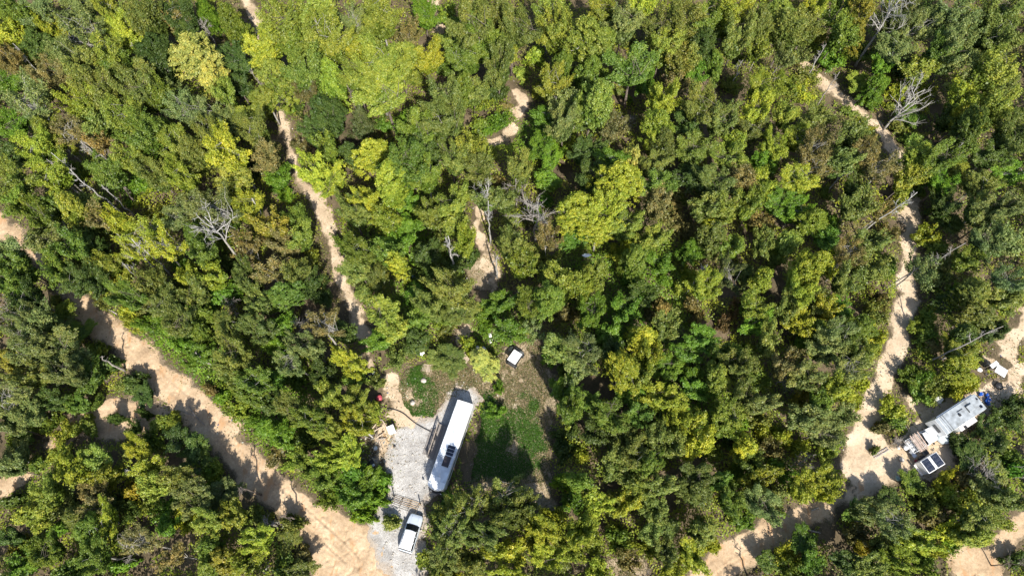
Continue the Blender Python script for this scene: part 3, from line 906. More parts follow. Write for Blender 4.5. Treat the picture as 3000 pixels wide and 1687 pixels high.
 (2000, 1124): """100 60 120 V;60 250 120 Y;120 430 130 Y;330 200 140 G;450 100 120 O;600 130 110 S;290 340 110 G;430 280 90 V;560 250 100 O;740 380 100 Y;
 630 360 90 Y;500 430 120 Y;380 450 90 D;650 500 90 B;900 130 90 Q;1050 150 120 G;1190 70 130 Y;1320 120 90 Y;930 280 130 S;1060 340 150 S;
 1190 240 110 S;1200 400 90 S;880 460 90 Y;540 600 120 G;600 680 130 Y;430 690 100 G;740 640 100 V;300 700 110 G;100 650 140 O;130 850 150 O;
 400 850 140 G;600 870 150 S;740 840 100 S;880 770 120 Y;1050 710 120 Y;1130 800 100 Y;1090 890 70 Y;480 1040 110 V;650 950 100 G;130 1100 130 O;
 230 1230 90 Y;90 1350 130 Y;900 1190 130 V;770 1290 100 Y;640 1340 110 G;960 1330 110 V;840 1410 100 G;1400 880 160 S;1540 990 170 S;1310 960 110 G;
 1630 1090 110 G;1500 790 110 D;1340 1150 100 B;1380 1230 70 Q;1250 1330 120 D;1520 1220 110 O;1450 1380 110 O;1620 1330 140 Y;1600 190 100 Y;1630 290 90 G;
 1530 330 80 Ba;1730 700 110 G;1830 790 90 D;1870 920 100 O;2100 440 100 Da;2180 530 130 D;2290 310 110 Da;2380 430 120 D;2480 560 110 G;2420 250 100 D;
 2350 660 120 S;2530 620 100 V;1970 730 100 Y;2020 830 90 Y;2110 900 110 L;2280 800 130 S;2430 830 110 L;2520 920 120 O;2500 130 90 D;2200 1010 150 O;
 2250 1140 130 L;2050 1100 110 Y;1920 1010 110 B;1850 1180 130 Y;1720 1180 100 Y;1960 1250 90 Y;1850 1350 110 G;1800 50 100 G;1900 20 90 O;2100 20 90 Y;
 2240 20 80 Y;2540 1330 90 D;1470 500 40 Oa""",
}

LAND = [('the white bus', 1318, 1300), ('the silver van', 1205, 1560), ('the tube gate', 1190, 1455), ('the blue barrel', 1215, 811),
        ('the utility cart', 1507, 1045), ('the camper trailer', 2815, 1212), ('the cargo trailer', 2732, 1355),
        ('the white shed roof', 2935, 1088), ('the left sandy clearing', 370, 1215), ('the upper sunlit sand patch', 1520, 290),
        ('the middle forked bare tree', 1575, 640), ('the white sheet in the woods', 1718, 750), ('the top end of the footpath', 750, 30),
        ('the bend in the footpath', 905, 570), ('the lower end of the footpath', 1065, 960), ('the upper right sand track', 2440, 280),
        ('the big bare tree upper right', 2560, 130), ('the right track bend', 2665, 640), ('the left road entrance', 40, 670),
        ('the left road pole shadow', 362, 1010), ('the lower left white snag', 402, 1383), ('the bottom left corner', 0, 1687),
        ('the top left corner', 0, 0), ('the top right corner', 3000, 0), ('the bottom right corner', 3000, 1687), ('the fork of sand tracks', 2510, 1390),
        ('the low dirt track', 2170, 1610), ('the pale yellow crown', 560, 170), ('the rust-brown crown', 235, 380),
        ('the white-trunked birch', 690, 735), ('the trackside bare tree', 2600, 360), ('the long white trunk', 2560, 650),
        ('the middle of the top edge', 1500, 0), ('the bright lime crown', 1850, 470), ('the middle of the right edge', 3000, 843)]
RANK = ['nearest', 'second nearest', 'third nearest', 'fourth nearest', 'fifth nearest', 'sixth nearest', 'seventh nearest', 'eighth nearest', 'ninth nearest', 'tenth nearest',
        'eleventh nearest', 'twelfth nearest', 'thirteenth nearest', 'fourteenth nearest', 'fifteenth nearest']
OCT = ['right of', 'upper right of', 'above', 'upper left of', 'left of', 'lower left of', 'below', 'lower right of']
REG = []          # plants to be labelled: (object, noun, class, px, py)


def label_all():
    buckets = {}
    for o, noun, cl, px, py in REG:
        nm, lx, ly = min(LAND, key=lambda L: (L[1] - px) ** 2 + (L[2] - py) ** 2)
        d = math.hypot(px - lx, py - ly)
        a = int(round(math.atan2(ly - py, px - lx) / (PI / 4))) % 8
        buckets.setdefault((noun, cl, nm, a), []).append((d, o))
    for (noun, cl, nm, a), L in buckets.items():
        L.sort(key=lambda t: t[0])
        for i, (d, o) in enumerate(L):
            if len(L) == 1:
                s = f"{cl} {noun}, the one {OCT[a]} {nm}"
            else:
                s = f"{cl} {noun}, {RANK[i]} {OCT[a]} {nm}"
            o['label'] = s


def plant(name, var, x, y, sx, sz, rz, col, noun, clword, px, py, cat, group):
    z = gz(x, y)
    e = thing(name, None, cat, (x, y, z), rz, group)
    k = 1 + .24 * math.sin(px * .37 + py * .71)
    e.scale = (sx * k, sx / k, sz)
    e.rotation_euler = (.07 * math.sin(px * .9), .07 * math.sin(py * 1.3), rz)
    cm, tm = var
    t = bpy.data.objects.new('trunk', tm)
    c = bpy.data.objects.new('crown', cm)
    c.color = (*col, 1)
    for k in (t, c):
        C.objects.link(k)
        k.parent = e
    REG.append((e, noun, clword, px, py))
    return e


def vary(c, rng, s=.14):
    k = 1 + rng.normal(0, s)
    h = rng.normal(0, .06)
    return tuple(max(.01, v * k * q) for v, q in zip(c, (1 + h, 1, 1 - h)))


entries = []
for (ox, oy), s in TILES.items():
    for it in s.replace('\n', ' ').split(';'):
        a = it.split()
        if len(a) < 4:
            continue
        entries.append([ox + float(a[0]) * .38820, oy + float(a[1]) * .38820, float(a[2]) * .38820, a[3][0], a[3][1:] or None])
entries.sort(key=lambda e: -e[2])
prng = np.random.default_rng(77)
SHAPE = {'Y': 'rsss', 'L': 'rsss', 'G': 'rsss', 'V': 'rss', 'D': 'rss', 'O': 'rssss', 'S': 'sssa', 'B': 'sa', 'Q': 'rs', 'R': 'rs', 'P': 'r', 'E': 'c'}
SN = {'r': 'round', 's': 'spread', 'a': 'airy', 'c': 'cone'}
placed = []
TS = np.arange(0.5, 13, .5)
for i, (px, py, rpx, cl, shp) in enumerate(entries):
    ppm = FPX / (project(*at(px, py, 7), 7)[2])
    rm = rpx / ppm * .89
    h = min(14.5, max(3.6, 3.2 * rm + 3.0)) * prng.uniform(.85, 1.2)
    if cl == 'D':
        h *= .8
    if cl == 'V':
        h *= .65
    over = 0.1 if (2300 < px < 2720 and py < 560) else (prng.uniform(.4, 3.0) if px < 900 and py > 900 else prng.uniform(.1, 1.7)) if prng.random() < .85 else 3.8
    if not (shp and 'a' in shp):       # crowns stop where the photo shows open ground
        for _ in range(2):
            g0 = at(px, py)
            b0, bx_, by_ = seen_bare(np.array([g0[0], g0[0] + .4, g0[0]]), np.array([g0[1], g0[1], g0[1] + .4]))
            lim = (1.0 if (2300 < px < 2700 and py < 520) or (1440 < px < 1570 and 180 < py < 470) else .5) * rm
            if -lim < b0 < 1.6:
                gx_, gy_ = bx_ - b0, by_ - b0
                gl = math.hypot(gx_, gy_) + 1e-6
                mv = min(1.8, b0 + lim)
                npx = project(g0[0] - gx_ / gl * mv, g0[1] - gy_ / gl * mv, 0)
                px, py = npx[0], npx[1]
    tall = (shp and shp in 'sa' and py > 1390 and 1260 < px < 1600) or (1330 < px < 1720 and 1180 < py < 1560 and rpx > 30)
    if tall:
        h = prng.uniform(11, 13.5)
    else:
        for _ in range(3):      # trees along the tracks stay low: their shade reaches only a little way onto the bare ground
            x, y = at(px, py, h * .8)
            bb = seen_bare(x + SH.x * TS, y + SH.y * TS)
            hit = TS[bb > .3]
            if len(hit):
                h = min(h, max(1.15 * rm + 1.0, (hit[0] + over) / .93 + .3 * rm))
    x, y = at(px, py, h * .8)
    s = SN[shp or SHAPE[cl][int(prng.integers(len(SHAPE[cl])))]]
    col = vary(COL[cl], prng)
    rz = prng.uniform(0, 2 * PI)
    if i < 300:
        v = BIG[s][int(prng.integers(len(BIG[s])))]
        plant('conifer_tree' if s == 'cone' else 'broadleaf_tree', v, x, y, rm / REFR, h / REFH, rz, col, 'tree', WORDS[cl], px, py, 'tree', 'tall trees of the woodland')
    elif i < 595:
        v = SMALL[s][int(prng.integers(len(SMALL[s])))]
        plant('young_tree', v, x, y, rm / 1.9, h / 8.0, rz, col, 'young tree', WORDS[cl], px, py, 'young tree', 'young trees of the woodland')
    else:
        h = min(h, 3.6)
        x, y = at(px, py, h * .8)
        plant('shrub', SHRUB[int(prng.integers(4))], x, y, rm / 1.3, h / 1.9, rz, col, 'shrub', WORDS[cl], px, py, 'shrub', 'low shrubs between the trees')
    placed.append((px, py, cl, x, y, rm))
NSH = max(60, 300 - max(0, len(entries) - 595))
PP = np.array([(p[0], p[1]) for p in placed])
PG = np.array([(p[3], p[4], p[5]) for p in placed])

# shrubs in the gaps and along the edges of the bare ground
cand = []
for gx in np.arange(-100, 100, 2.6):
    for gy in np.arange(-6, 104, 2.6):
        x, y = gx + prng.uniform(-1.2, 1.2), gy + prng.uniform(-1.2, 1.2)
        z = 1.2
        px, py, _ = project(x, y, z)
        if not (15 < px < 2985 and 15 < py < 1672):
            continue
        cand.append((x, y, px, py))
ca = np.array(cand)
bd = bare(ca[:, 0], ca[:, 1])
score = []
for (x, y, px, py), b in zip(cand, bd):
    if b > -0.9:
        continue
    k = np.min(np.hypot(PP[:, 0] - px, PP[:, 1] - py) - np.array([p[5] for p in placed]) * 17)
    edge = 1.0 if b > -2.6 else 0.0
    score.append((-(k + edge * 22), x, y, px, py, edge))
score.sort()
for sN, x, y, px, py, edge in score[:NSH]:
    cl = placed[int(np.argmin(np.hypot(PP[:, 0] - px, PP[:, 1] - py)))][2]
    cl = {'P': 'Y', 'E': 'D', 'S': 'G', 'Q': 'L', 'Y': 'L'}.get(cl, cl)
    if prng.random() < .25:
        cl = ['V', 'B', 'O', 'G'][int(prng.integers(4))]
    sc_ = prng.uniform(.65, 1.25)
    plant('shrub', SHRUB[int(prng.integers(4))], x, y, sc_, sc_ * prng.uniform(.8, 1.5), prng.uniform(0, 6.28), vary(COL[cl], prng), 'shrub', WORDS[cl], px, py, 'shrub', 'low shrubs between the trees')

# ------------------------------------------------------------------ undergrowth (nobody could count it)
VIV = [(F(1030, 620), 9), (F(1060, 760), 5), (F(1580, 780), 9), (F(1620, 700), 6), (F(430, 830), 6), (F(520, 900), 6), (F(700, 1040), 6), (F(930, 1230), 5), (F(1350, 350), 6),
       (F(330, 470), 4), (F(1250, 830), 4), (F(1470, 700), 5), (F(1720, 1010), 6), (F(880, 1220), 5)]


def undergrowth():
    rng = np.random.default_rng(5)
    n = 860000
    ymax = 108.0
    Y = -7 + (ymax + 7) * rng.random(n)
    hw = 76 + 28 * np.clip(Y / 95, 0, 1.1)
    X = (rng.random(n) * 2 - 1) * hw
    b = bare(X, Y)
    dens = noise(X, Y, 3.0, 41, 3)
    viv = np.zeros(n)
    for (vx, vy), r in VIV:
        viv = np.maximum(viv, np.clip(1.4 - np.hypot(X - vx, Y - vy) / r, 0, 1))
    keep = (b < -0.05 + 0.6 * (rng.random(n) - .5)) & ((dens > .36) | (viv > .25)) & (rng.random(n) < np.clip(.58 + viv, 0, 1))
    keep &= ~((b > -0.8) & (rng.random(n) < .35))
    X, Y, dens, viv, b = X[keep], Y[keep], dens[keep], viv[keep], b[keep]
    n = len(X)
    mound = noise(X, Y, 1.6, 55, 2)
    big = noise(X, Y, 7.0, 57, 2)
    hh = (.2 + 2.6 * np.clip(mound - .25, 0, 1) + 7.0 * np.clip(big - .42, 0, .5) * (1 - viv * .7)) * np.clip((-b) / 2.2, .1, 1)
    e = .25
    gxn = (noise(X + e, Y, 1.6, 55, 2) - mound) / e
    gyn = (noise(X, Y + e, 1.6, 55, 2) - mound) / e
    Z = ground_z(X, Y) + hh * (.5 + .55 * rng.random(n) ** .5)
    Nn = unit(np.stack([-gxn * 1.2, -gyn * 1.2, np.ones(n)], 1) + rng.normal(size=(n, 3)) * .45)
    P = np.stack([X, Y, Z], 1)
    V, Fc = leaf_quads(P, Nn, 0.27, rng, .75)
    hue = noise(X, Y, 9, 61, 3)[:, None]
    br = np.clip((noise(X, Y, 5, 67, 3)[:, None] - .56) * 6, 0, 1)
    c1 = np.array(COL['G']) * 1.1 * (1 - hue) + np.array(COL['Y']) * hue
    c1 = c1 * (1 - .6 * br) + np.array((.18, .15, .075)) * .6 * br
    c1 = c1 * (1 - viv[:, None]) + np.array(COL['V']) * 1.1 * viv[:, None]
    t = .15 + .3 * noise(X, Y, .8, 71) + .5 * rng.random(n)
    me = mesh_np('undergrowth', V, Fc, M['leafcol'], False, {'tint': np.repeat(t, 4), 'col': np.repeat(c1, 4, 0)})
    o = bpy.data.objects.new('undergrowth', me)
    C.objects.link(o)
    tag(o, 'leafy green undergrowth of vines and brush covering the forest floor between the trees', 'undergrowth', kind='stuff')
    return n


def inside(name, n, rng, m=0.0):
    P = np.array(POLYS[name])
    X = rng.uniform(P[:, 0].min(), P[:, 0].max(), n)
    Y = rng.uniform(P[:, 1].min(), P[:, 1].max(), n)
    k = dist_poly(X, Y, P) + (noise(X, Y, 2.2, 8, 4) - .5) * 1.5 > m
    return X[k], Y[k]


def grass():
    rng = np.random.default_rng(9)
    Xs, Ys, Cs = [], [], []
    for nm, n, thr in (('clear_mid', 130000, .46), ('lawn', 50000, .42), ('clear_dark', 5000, .56), ('low_dry', 9000, .52), ('low_dry2', 2500, .5)):
        X, Y = inside(nm, n, rng)
        g = noise(X, Y, 3.4, 81, 4)
        gf = (dist_line(X, Y, line([(1225, 1040, 70), (1235, 1110, 110), (1300, 1060, 60), (1320, 1120, 50)]))[0] if nm == 'clear_mid' else
              dist_line(X, Y, line([(1045, 955, 40), (1065, 1010, 60)]))[0] if nm == 'lawn' else X * 0 - 9)
        green = gf + (g - .5) * 13 + rng.normal(0, .7, len(X)) > 0
        dry = (~green) & (rng.random(len(X)) < np.where(g > thr, .5, .10))
        k = green & (rng.random(len(X)) < .8) | dry
        X, Y, green = X[k], Y[k], green[k]
        c = np.where(green[:, None], np.array((.075, .16, .02)), np.array((.36, .27, .17))) * rng.uniform(.6, 1.3, (len(X), 1))
        gg = (~green) & (rng.random(len(X)) < .35)
        c[gg] = np.array((.12, .15, .04)) * rng.uniform(.7, 1.2, (gg.sum(), 1))
        Xs.append(X), Ys.append(Y), Cs.append(c)
    # sparse grass along the crown and edges of the tracks
    n = 230000
    X = rng.uniform(-100, 100, n)
    Y = rng.uniform(-4, 100, n)
    b = bare(X, Y)
    k = (b > -0.9) & (rng.random(n) < np.clip(1 - (b - .1) / .9, 0, .9)) | (b > 0) & (b < 1.3) & (noise(X, Y, 1.8, 91, 3) > .60) & (Y > 22)
    X, Y = X[k], Y[k]
    c = np.where((rng.random(len(X)) < .5)[:, None], np.array((.13, .16, .04)), np.array((.30, .24, .13))) * rng.uniform(.6, 1.3, (len(X), 1))
    Xs.append(X), Ys.append(Y), Cs.append(c)
    X, Y, c = np.concatenate(Xs), np.concatenate(Ys), np.concatenate(Cs)
    n = len(X)
    P = np.stack([X, Y, ground_z(X, Y) + .05 + .09 * rng.random(n)], 1)
    Nn = unit(rng.normal(size=(n, 3)) * .8 + np.array([0, 0, .9]))
    V, Fc = leaf_quads(P, Nn, 0.2, rng, .42)
    me = mesh_np('grass', V, Fc, M['leafcol'], False, {'tint': np.repeat(.2 + .5 * rng.random(n), 4), 'col': np.repeat(c, 4, 0)})
    o = bpy.data.objects.new('grass', me)
    C.objects.link(o)
    tag(o, 'green and straw-coloured grass in the clearing beside the bus and along the tracks', 'grass', kind='stuff')
    return n


def stones():
    rng = np.random.default_rng(19)
    X, Y = inside('gravel', 5200, rng, .3)
    n = 9000
    X2 = rng.uniform(-85, 85, n)
    Y2 = rng.uniform(-2, 90, n)
    b = bare(X2, Y2)
    k = (b > -.3) & (b < 1.2)
    X, Y = np.concatenate([X, X2[k]]), np.concatenate([Y, Y2[k]])
    n = len(X)
    s = rng.uniform(.03, .09, n) * (1 + 1.2 * (rng.random(n) < .05))
    base = np.array([(1, 0, 0), (0, 1, 0), (-1, 0, 0), (0, -1, 0), (0, 0, .8), (0, 0, -.8)], float)
    fac = np.array([(0, 1, 4), (1, 2, 4), (2, 3, 4), (3, 0, 4), (1, 0, 5), (2, 1, 5), (3, 2, 5), (0, 3, 5)])
    V = base[None] * (s[:, None, None] * rng.uniform(.6, 1.2, (n, 6, 1))) + np.stack([X, Y, ground_z(X, Y) + .05 + s * .2], 1)[:, None]
    Fc = fac[None] + (np.arange(n) * 6)[:, None, None]
    o = bpy.data.objects.new('gravel', mesh_np('gravel', V.reshape(-1, 3), Fc.reshape(-1, 3), M['stone']))
    C.objects.link(o)
    tag(o, 'loose pale stones scattered on the driveway and along the sand tracks', 'gravel', kind='stuff')


def litter():
    rng = np.random.default_rng(29)
    V, Fc, Cc = [], [], []
    for (px, py), r, n in ((F(955, 1120), 2.6, 160), (F(950, 1165), 2.0, 90), (F(930, 1180), 1.6, 50), (F(1215, 940), 2.5, 60), (F(2300, 1130), 3.0, 60), (F(2420, 1090), 3.4, 90),
                           (F(2500, 1000), 2.8, 90), (F(2330, 1180), 2.4, 70), (F(2500, 925), 2.6, 60), (F(1000, 1000), 2.5, 40), (F(600, 1060), 3, 60), (F(2560, 860), 3, 40)):
        X, Y = px + rng.normal(0, r * .6, n), py + rng.normal(0, r * .6, n)
        P = np.stack([X, Y, ground_z(X, Y) + .12], 1)
        v, f = leaf_quads(P, unit(rng.normal(size=(n, 3)) * .4 + np.array([0, 0, 1])), .28 * rng.uniform(.4, 1.5, n), rng, .5)
        Fc.append(f + sum(len(a) for a in V))
        V.append(v)
        k = rng.random(n)[:, None]
        c = np.where(k < .4, np.array((.55, .53, .5)), np.where(k < .7, np.array((.16, .12, .09)), np.where(k < .95, np.array((.42, .32, .22)), np.array((.08, .12, .3)))))
        Cc.append(np.repeat(c, 4, 0))
    V, Fc, Cc = np.concatenate(V), np.concatenate(Fc), np.concatenate(Cc)
    o = bpy.data.objects.new('litter', mesh_np('litter', V, Fc, M['leafcol'], False, {'tint': np.full(len(V), .5), 'col': Cc}))
    C.objects.link(o)
    tag(o, 'small pale scraps and wood chips strewn round the log heap and the camper', 'litter', kind='stuff')


def far_woods():
    """the woodland goes on past the frame: one mass"""
    rng = np.random.default_rng(23)
    spots = []
    for gx in np.arange(-150, 151, 6.0):
        for gy in np.arange(-36, 140, 6.0):
            x, y = gx + rng.uniform(-2, 2), gy + rng.uniform(-2, 2)
            px, py, _ = project(x, y, 10)
            if -95 < px < 3095 and -95 < py < 1770:
                continue
            tt = np.arange(0, 12, 1.0)
            if bare(x + SH.x * tt, y + SH.y * tt).max() > -.6:
                continue
            spots.append((x, y))
    S = np.array(spots)
    per = 420
    n = len(S) * per
    ci = np.repeat(np.arange(len(S)), per)
    hs = rng.uniform(9, 14, len(S))
    d = unit(rng.normal(size=(n, 3)))
    d[:, 2] = np.abs(d[:, 2])
    R = rng.uniform(2.3, 3.6, len(S))
    rr = R[ci] * (1 + .25 * np.sin(3 * np.arctan2(d[:, 1], d[:, 0]) + ci))
    P = np.stack([S[ci, 0] + d[:, 0] * rr, S[ci, 1] + d[:, 1] * rr, hs[ci] * .6 + d[:, 2] * hs[ci] * .4], 1) + rng.normal(0, .3, (n, 3))
    Nn = unit(d + rng.normal(size=(n, 3)) * .5)
    V, Fc = leaf_quads(P, Nn, .62, rng, .75)
    keys = np.array([COL[k] for k in 'YLGVDOS'])
    c = keys[rng.integers(0, 7, len(S))][ci]
    me = mesh_np('woods', V, Fc, M['leafcol'], False, {'tint': np.repeat(.2 + .5 * rng.random(n), 4), 'col': np.repeat(c, 4, 0)})
    o = bpy.data.objects.new('woods', me)
    C.objects.link(o)
    tag(o, 'woodland canopy carrying on beyond the edges of the photo', 'woods', kind='stuff')
    return n


print('undergrowth', undergrowth(), 'grass', grass(), 'woods', far_woods())
stones()
litter()

# ------------------------------------------------------------------ bare and dead trees
def bare_tree(px, py, h, spread, r0, label, mat='pale', seed=0, nlimb=7, fork=.45, name='bare_tree', lean=(0, 0), twig=7, cat='bare tree', straight=False):
    """px, py: where its foot stands in the photo"""
    rng = np.random.default_rng(seed + 1000)
    x, y = at(px, py)
    e = thing(name, label, cat, (x, y, gz(x, y)), 0, 'bare and dead trees')
    lx, ly = lean
    wob = rng.normal(0, .12, (9, 2)) * (0.3 if straight else 1)

    def tr(t):
        i = t * 8
        a, f = int(min(7, i)), i - int(min(7, i))
        w = wob[a] * (1 - f) + wob[a + 1] * f
        return np.array([lx * t ** 1.3 + w[0] * min(1, t * 3), ly * t ** 1.3 + w[1] * min(1, t * 3), h * t])
    mb = MB()
    ts = np.linspace(0, 1, 9)
    mb.tube([tr(t) - np.array([0, 0, .2 * (t == 0)]) for t in ts], [r0 * (1.1 - .92 * t) + .015 for t in ts], 7)
    mb.build('trunk', M[mat], e, True)
    for k in range(nlimb):
        t0 = fork + (1 - fork) * .85 * (k + rng.uniform(0, .8)) / nlimb
        a = rng.uniform(0, 2 * PI)
        L = spread * (1.15 - .6 * (t0 - fork) / (1 - fork)) * rng.uniform(.7, 1.1)
        up = rng.uniform(.6, 1.2)
        dirv = np.array([math.cos(a), math.sin(a), up])
        dirv /= np.linalg.norm(dirv)
        s = tr(t0)
        lm = MB()
        pts, p, dv = [s], s.copy(), dirv.copy()
        for q in range(6):
            dv = dv + rng.normal(0, .16, 3) + np.array([0, 0, .06])
            dv /= np.linalg.norm(dv)
            p = p + dv * L * 1.25 / 6
            pts.append(p.copy())
        rr = r0 * .5 * (1 - .45 * t0)
        lm.tube(pts, [rr * (1 - .14 * i) + .008 for i in range(7)], 5, False)
        for q in range(twig):
            i = int(rng.integers(1, 6))
            s2 = pts[i]
            d2 = (pts[i + 1] - pts[i])
            d2 = d2 / np.linalg.norm(d2) + rng.normal(0, .62, 3)
            d2 /= np.linalg.norm(d2)
            l2 = L * rng.uniform(.25, .55)
            m_ = s2 + d2 * l2 * .5 + rng.normal(0, .07, 3)
            e_ = s2 + d2 * l2 + rng.normal(0, .15, 3) + np.array([0, 0, .1])
            lm.tube([s2, m_, e_], [rr * .45 + .007, rr * .3 + .006, .009], 4, False)
            for _ in range(2):
                d3 = d2 + rng.normal(0, .6, 3)
                lm.tube([m_, m_ + d3 * l2 * .45], [rr * .22 + .01, .01], 3, False)
        lm.build('limb', M[mat], e, True)
    return e


BT = [
    (718, 775, 14.5, 3.6, .2, 'white-barked birch with long bare trunk and forked limbs left of the footpath', 'pale', 1, 9, .5, (-.4, .3)),
    (446, 852, 9.5, 1.0, .15, 'slender leafless white trunk left of the birches, foot hidden in undergrowth', 'pale', 2, 4, .55, (.6, .2)),
    (505, 806, 12, 1.6, .16, 'white twin-looking trunk below the broad yellow-green crown at left', 'pale', 3, 5, .6, (0, 0)),
    (811, 690, 11, .9, .15, 'short visible white trunk under the orange-yellow crown left of the footpath', 'pale', 4, 4, .6, (0, 0)),
    (368, 635, 13, .8, .15, 'long thin white trunk crossing the woods above the left road', 'pale', 5, 4, .6, (-1.4, .4)),
    (400, 640, 10, .7, .12, 'thin pale trunk just right of the longest white trunk at left', 'pale', 6, 3, .6, (0, 0)),
    (390, 572, 14.5, 1.2, .15, 'tall brown trunk with a rust-brown top at upper left', 'dead', 7, 8, .7, (0, 0)),
    (293, 108, 9, 1.9, .12, 'small grey leafless tree near the top left corner', 'pale', 8, 6, .45, (0, 0)),
    (640, 150, 8, 2.0, .13, 'tangled grey dead top beside the pale yellow crown', 'dead', 9, 9, .35, (0, 0)),
    (885, 300, 6, 1.4, .13, 'grey dead tree among light crowns right of the upper footpath', 'pale', 10, 6, .4, (0, 0)),
    (1594, 155, 10, 2.2, .14, 'white leafless tree with fine forks near the middle of the top edge', 'pale', 11, 8, .4, (0, 0)),
    (1567, 712, 14, 3.4, .17, 'largest grey forked bare tree in the middle of the woods', 'dead', 12, 13, .4, (0, 0)),
    (1513, 610, 9, 2.6, .12, 'grey bare crown just upper left of the largest forked bare tree', 'dead', 13, 10, .35, (0, 0)),
    (1432, 650, 11, 2.3, .14, 'pale trunk with bare fine crown left of the grey bare crowns in the middle', 'pale', 14, 8, .5, (0, 0)),
    (1334, 798, 12, 1.2, .16, 'white trunk left of the shaded bare soil in the middle', 'pale', 15, 5, .5, (-.2, 0)),
    (1437, 715, 13, 1.0, .12, 'straight thin white trunk right of the narrow sunlit path in the middle', 'pale', 16, 5, .6, (0, 0)),
    (1456, 815, 8, .9, .16, 'white trunk at the right edge of the shaded bare soil', 'pale', 17, 3, .6, (.2, 0)),
    (1682, 875, 4.5, .5, .13, 'short broken white snag right of the middle woods', 'pale', 18, 2, .6, (0, 0)),
    (2505, 195, 15.5, 3.8, .22, 'big white leafless tree with many forks near the top right', 'pale', 19, 12, .42, (.8, 1.2)),
    (2588, 380, 9.5, 4.0, .17, 'white bare tree fanning out beside the right sand track', 'pale', 20, 13, .22, (1.6, .6)),
    (2425, 560, 9, 1.8, .12, 'pale bare tree left of the covered stretch of right track', 'pale', 21, 7, .45, (.4, .2)),
    (2000, 436, 9, 1.0, .13, 'slanting white trunk in the upper woods right of the lime crown', 'pale', 22, 3, .6, (.3, .5)),
    (2494, 708, 15, 1.3, .15, 'long slanting white trunk pointing to the sunlit bend of the right track', 'pale', 23, 6, .6, (2.2, 0)),
    (2010, 858, 9, 1.3, .15, 'slanting pale trunk with few limbs in the right-hand woods', 'pale', 24, 5, .5, (1.0, .3)),
    (2590, 848, 14, 1.6, .11, 'thin grey trunk leaning over the right sand track', 'dead', 25, 6, .5, (4.0, 1.0)),
    (2706, 1066, 14, .9, .12, 'thin grey trunk above the camper trailer, leaning up right', 'dead', 26, 4, .6, (2.4, .8)),
    (2738, 498, 9, .8, .13, 'pale trunk low on the right below the dark gap', 'pale', 27, 3, .5, (.5, .3)),
    (2270, 1130, 5, 2.0, .08, 'small grey bare sapling left of the right sand track', 'dead', 28, 9, .2, (0, 0)),
    (2325, 1360, 4, 1.5, .07, 'small grey leafless bush left of the fork of sand tracks', 'dead', 29, 9, .2, (0, 0)),
    (2825, 1405, 6, 2.4, .09, 'grey leafless bush below right of the cargo trailer', 'dead', 30, 12, .15, (0, 0)),
    (2960, 1400, 9, 2.0, .1, 'white bare branches at the right edge below the camper trailer', 'pale', 31, 8, .35, (0, 0)),
    (925, 985, 7, 2.2, .09, 'brown-grey bare tree left of the lower end of the footpath', 'dead', 32, 12, .3, (0, 0)),
    (705, 925, 6, 1.6, .08, 'small grey bare top left of the shaded lower footpath', 'dead', 33, 9, .3, (0, 0)),
    (812, 1540, 4, 1.5, .16, 'dead grey stump with spreading bare branches at the edge of the left road', 'dead', 34, 8, .15, (-.8, .3)),
    (95, 945, 8, 2.2, .1, 'grey bare crown at the left edge below the left road', 'dead', 35, 10, .35, (0, 0)),
    (445, 1610, 7, 2.4, .1, 'grey-brown bare tree in the lower left woods', 'dead', 36, 12, .25, (0, 0)),
    (2165, 515, 3, 1.5, .07, 'low pale dead brush left of the upper right woods', 'dead', 37, 8, .15, (0, 0)),
    (1835, 385, 4, 1.7, .07, 'pale brown leafless brush right of the sunlit sand patch', 'dead', 38, 10, .15, (0, 0)),
    (2780, 905, 4, 2.2, .08, 'heap-like grey dead brush right of the sand track', 'dead', 39, 12, .12, (0, 0)),
    (208, 118, 12, .8, .13, 'straight white trunk in the top left woods', 'pale', 40, 3, .7, (0, 0)),
    (2610, 1300, 3, 1.4, .05, 'thin grey bare sapling beside the leaning ladder', 'dead', 41, 7, .2, (0, 0)),
    (366, 1085, 6.6, .35, .17, 'straight grey snag at the left edge of the left road, casting a long shadow', 'dead', 50, 2, .8, (0, 0)),
    (628, 1074, 6.4, .3, .15, 'branchless pale snag in vivid green vines above the left road', 'dead', 51, 2, .8, (0, 0)),
    (438, 1394, 6.2, .5, .17, 'short white snag leaning out of the lower left woods', 'pale', 52, 3, .7, (0, 0)),
    (765, 1448, 8.0, 1.0, .13, 'slim brown trunk at the lower edge of the left road', 'bark', 53, 4, .6, (0, 0)),
    (874, 1524, 7.5, .9, .13, 'slim brown trunk beside the dead stump at the left road', 'bark', 54, 4, .6, (0, 0)),
    (2190, 1686, 5.5, .5, .10, 'thin dark leafless tree standing in the low dirt track', 'bark', 42, 5, .5, (0, 0)),
    (1063, 385, 12, .8, .15, 'brown trunk below the dark pine right of the footpath', 'bark', 43, 3, .7, (0, 0)),
    (2905, 1655, 6.5, 1.4, .07, 'thin dark leafless tree over the sand patch at lower right', 'bark', 44, 6, .4, (0, 0)),
    (1862, 1687, 10, .9, .08, 'thin dark trunk at the bottom edge beside the dry ground', 'bark', 45, 4, .5, (0, 0)),
]
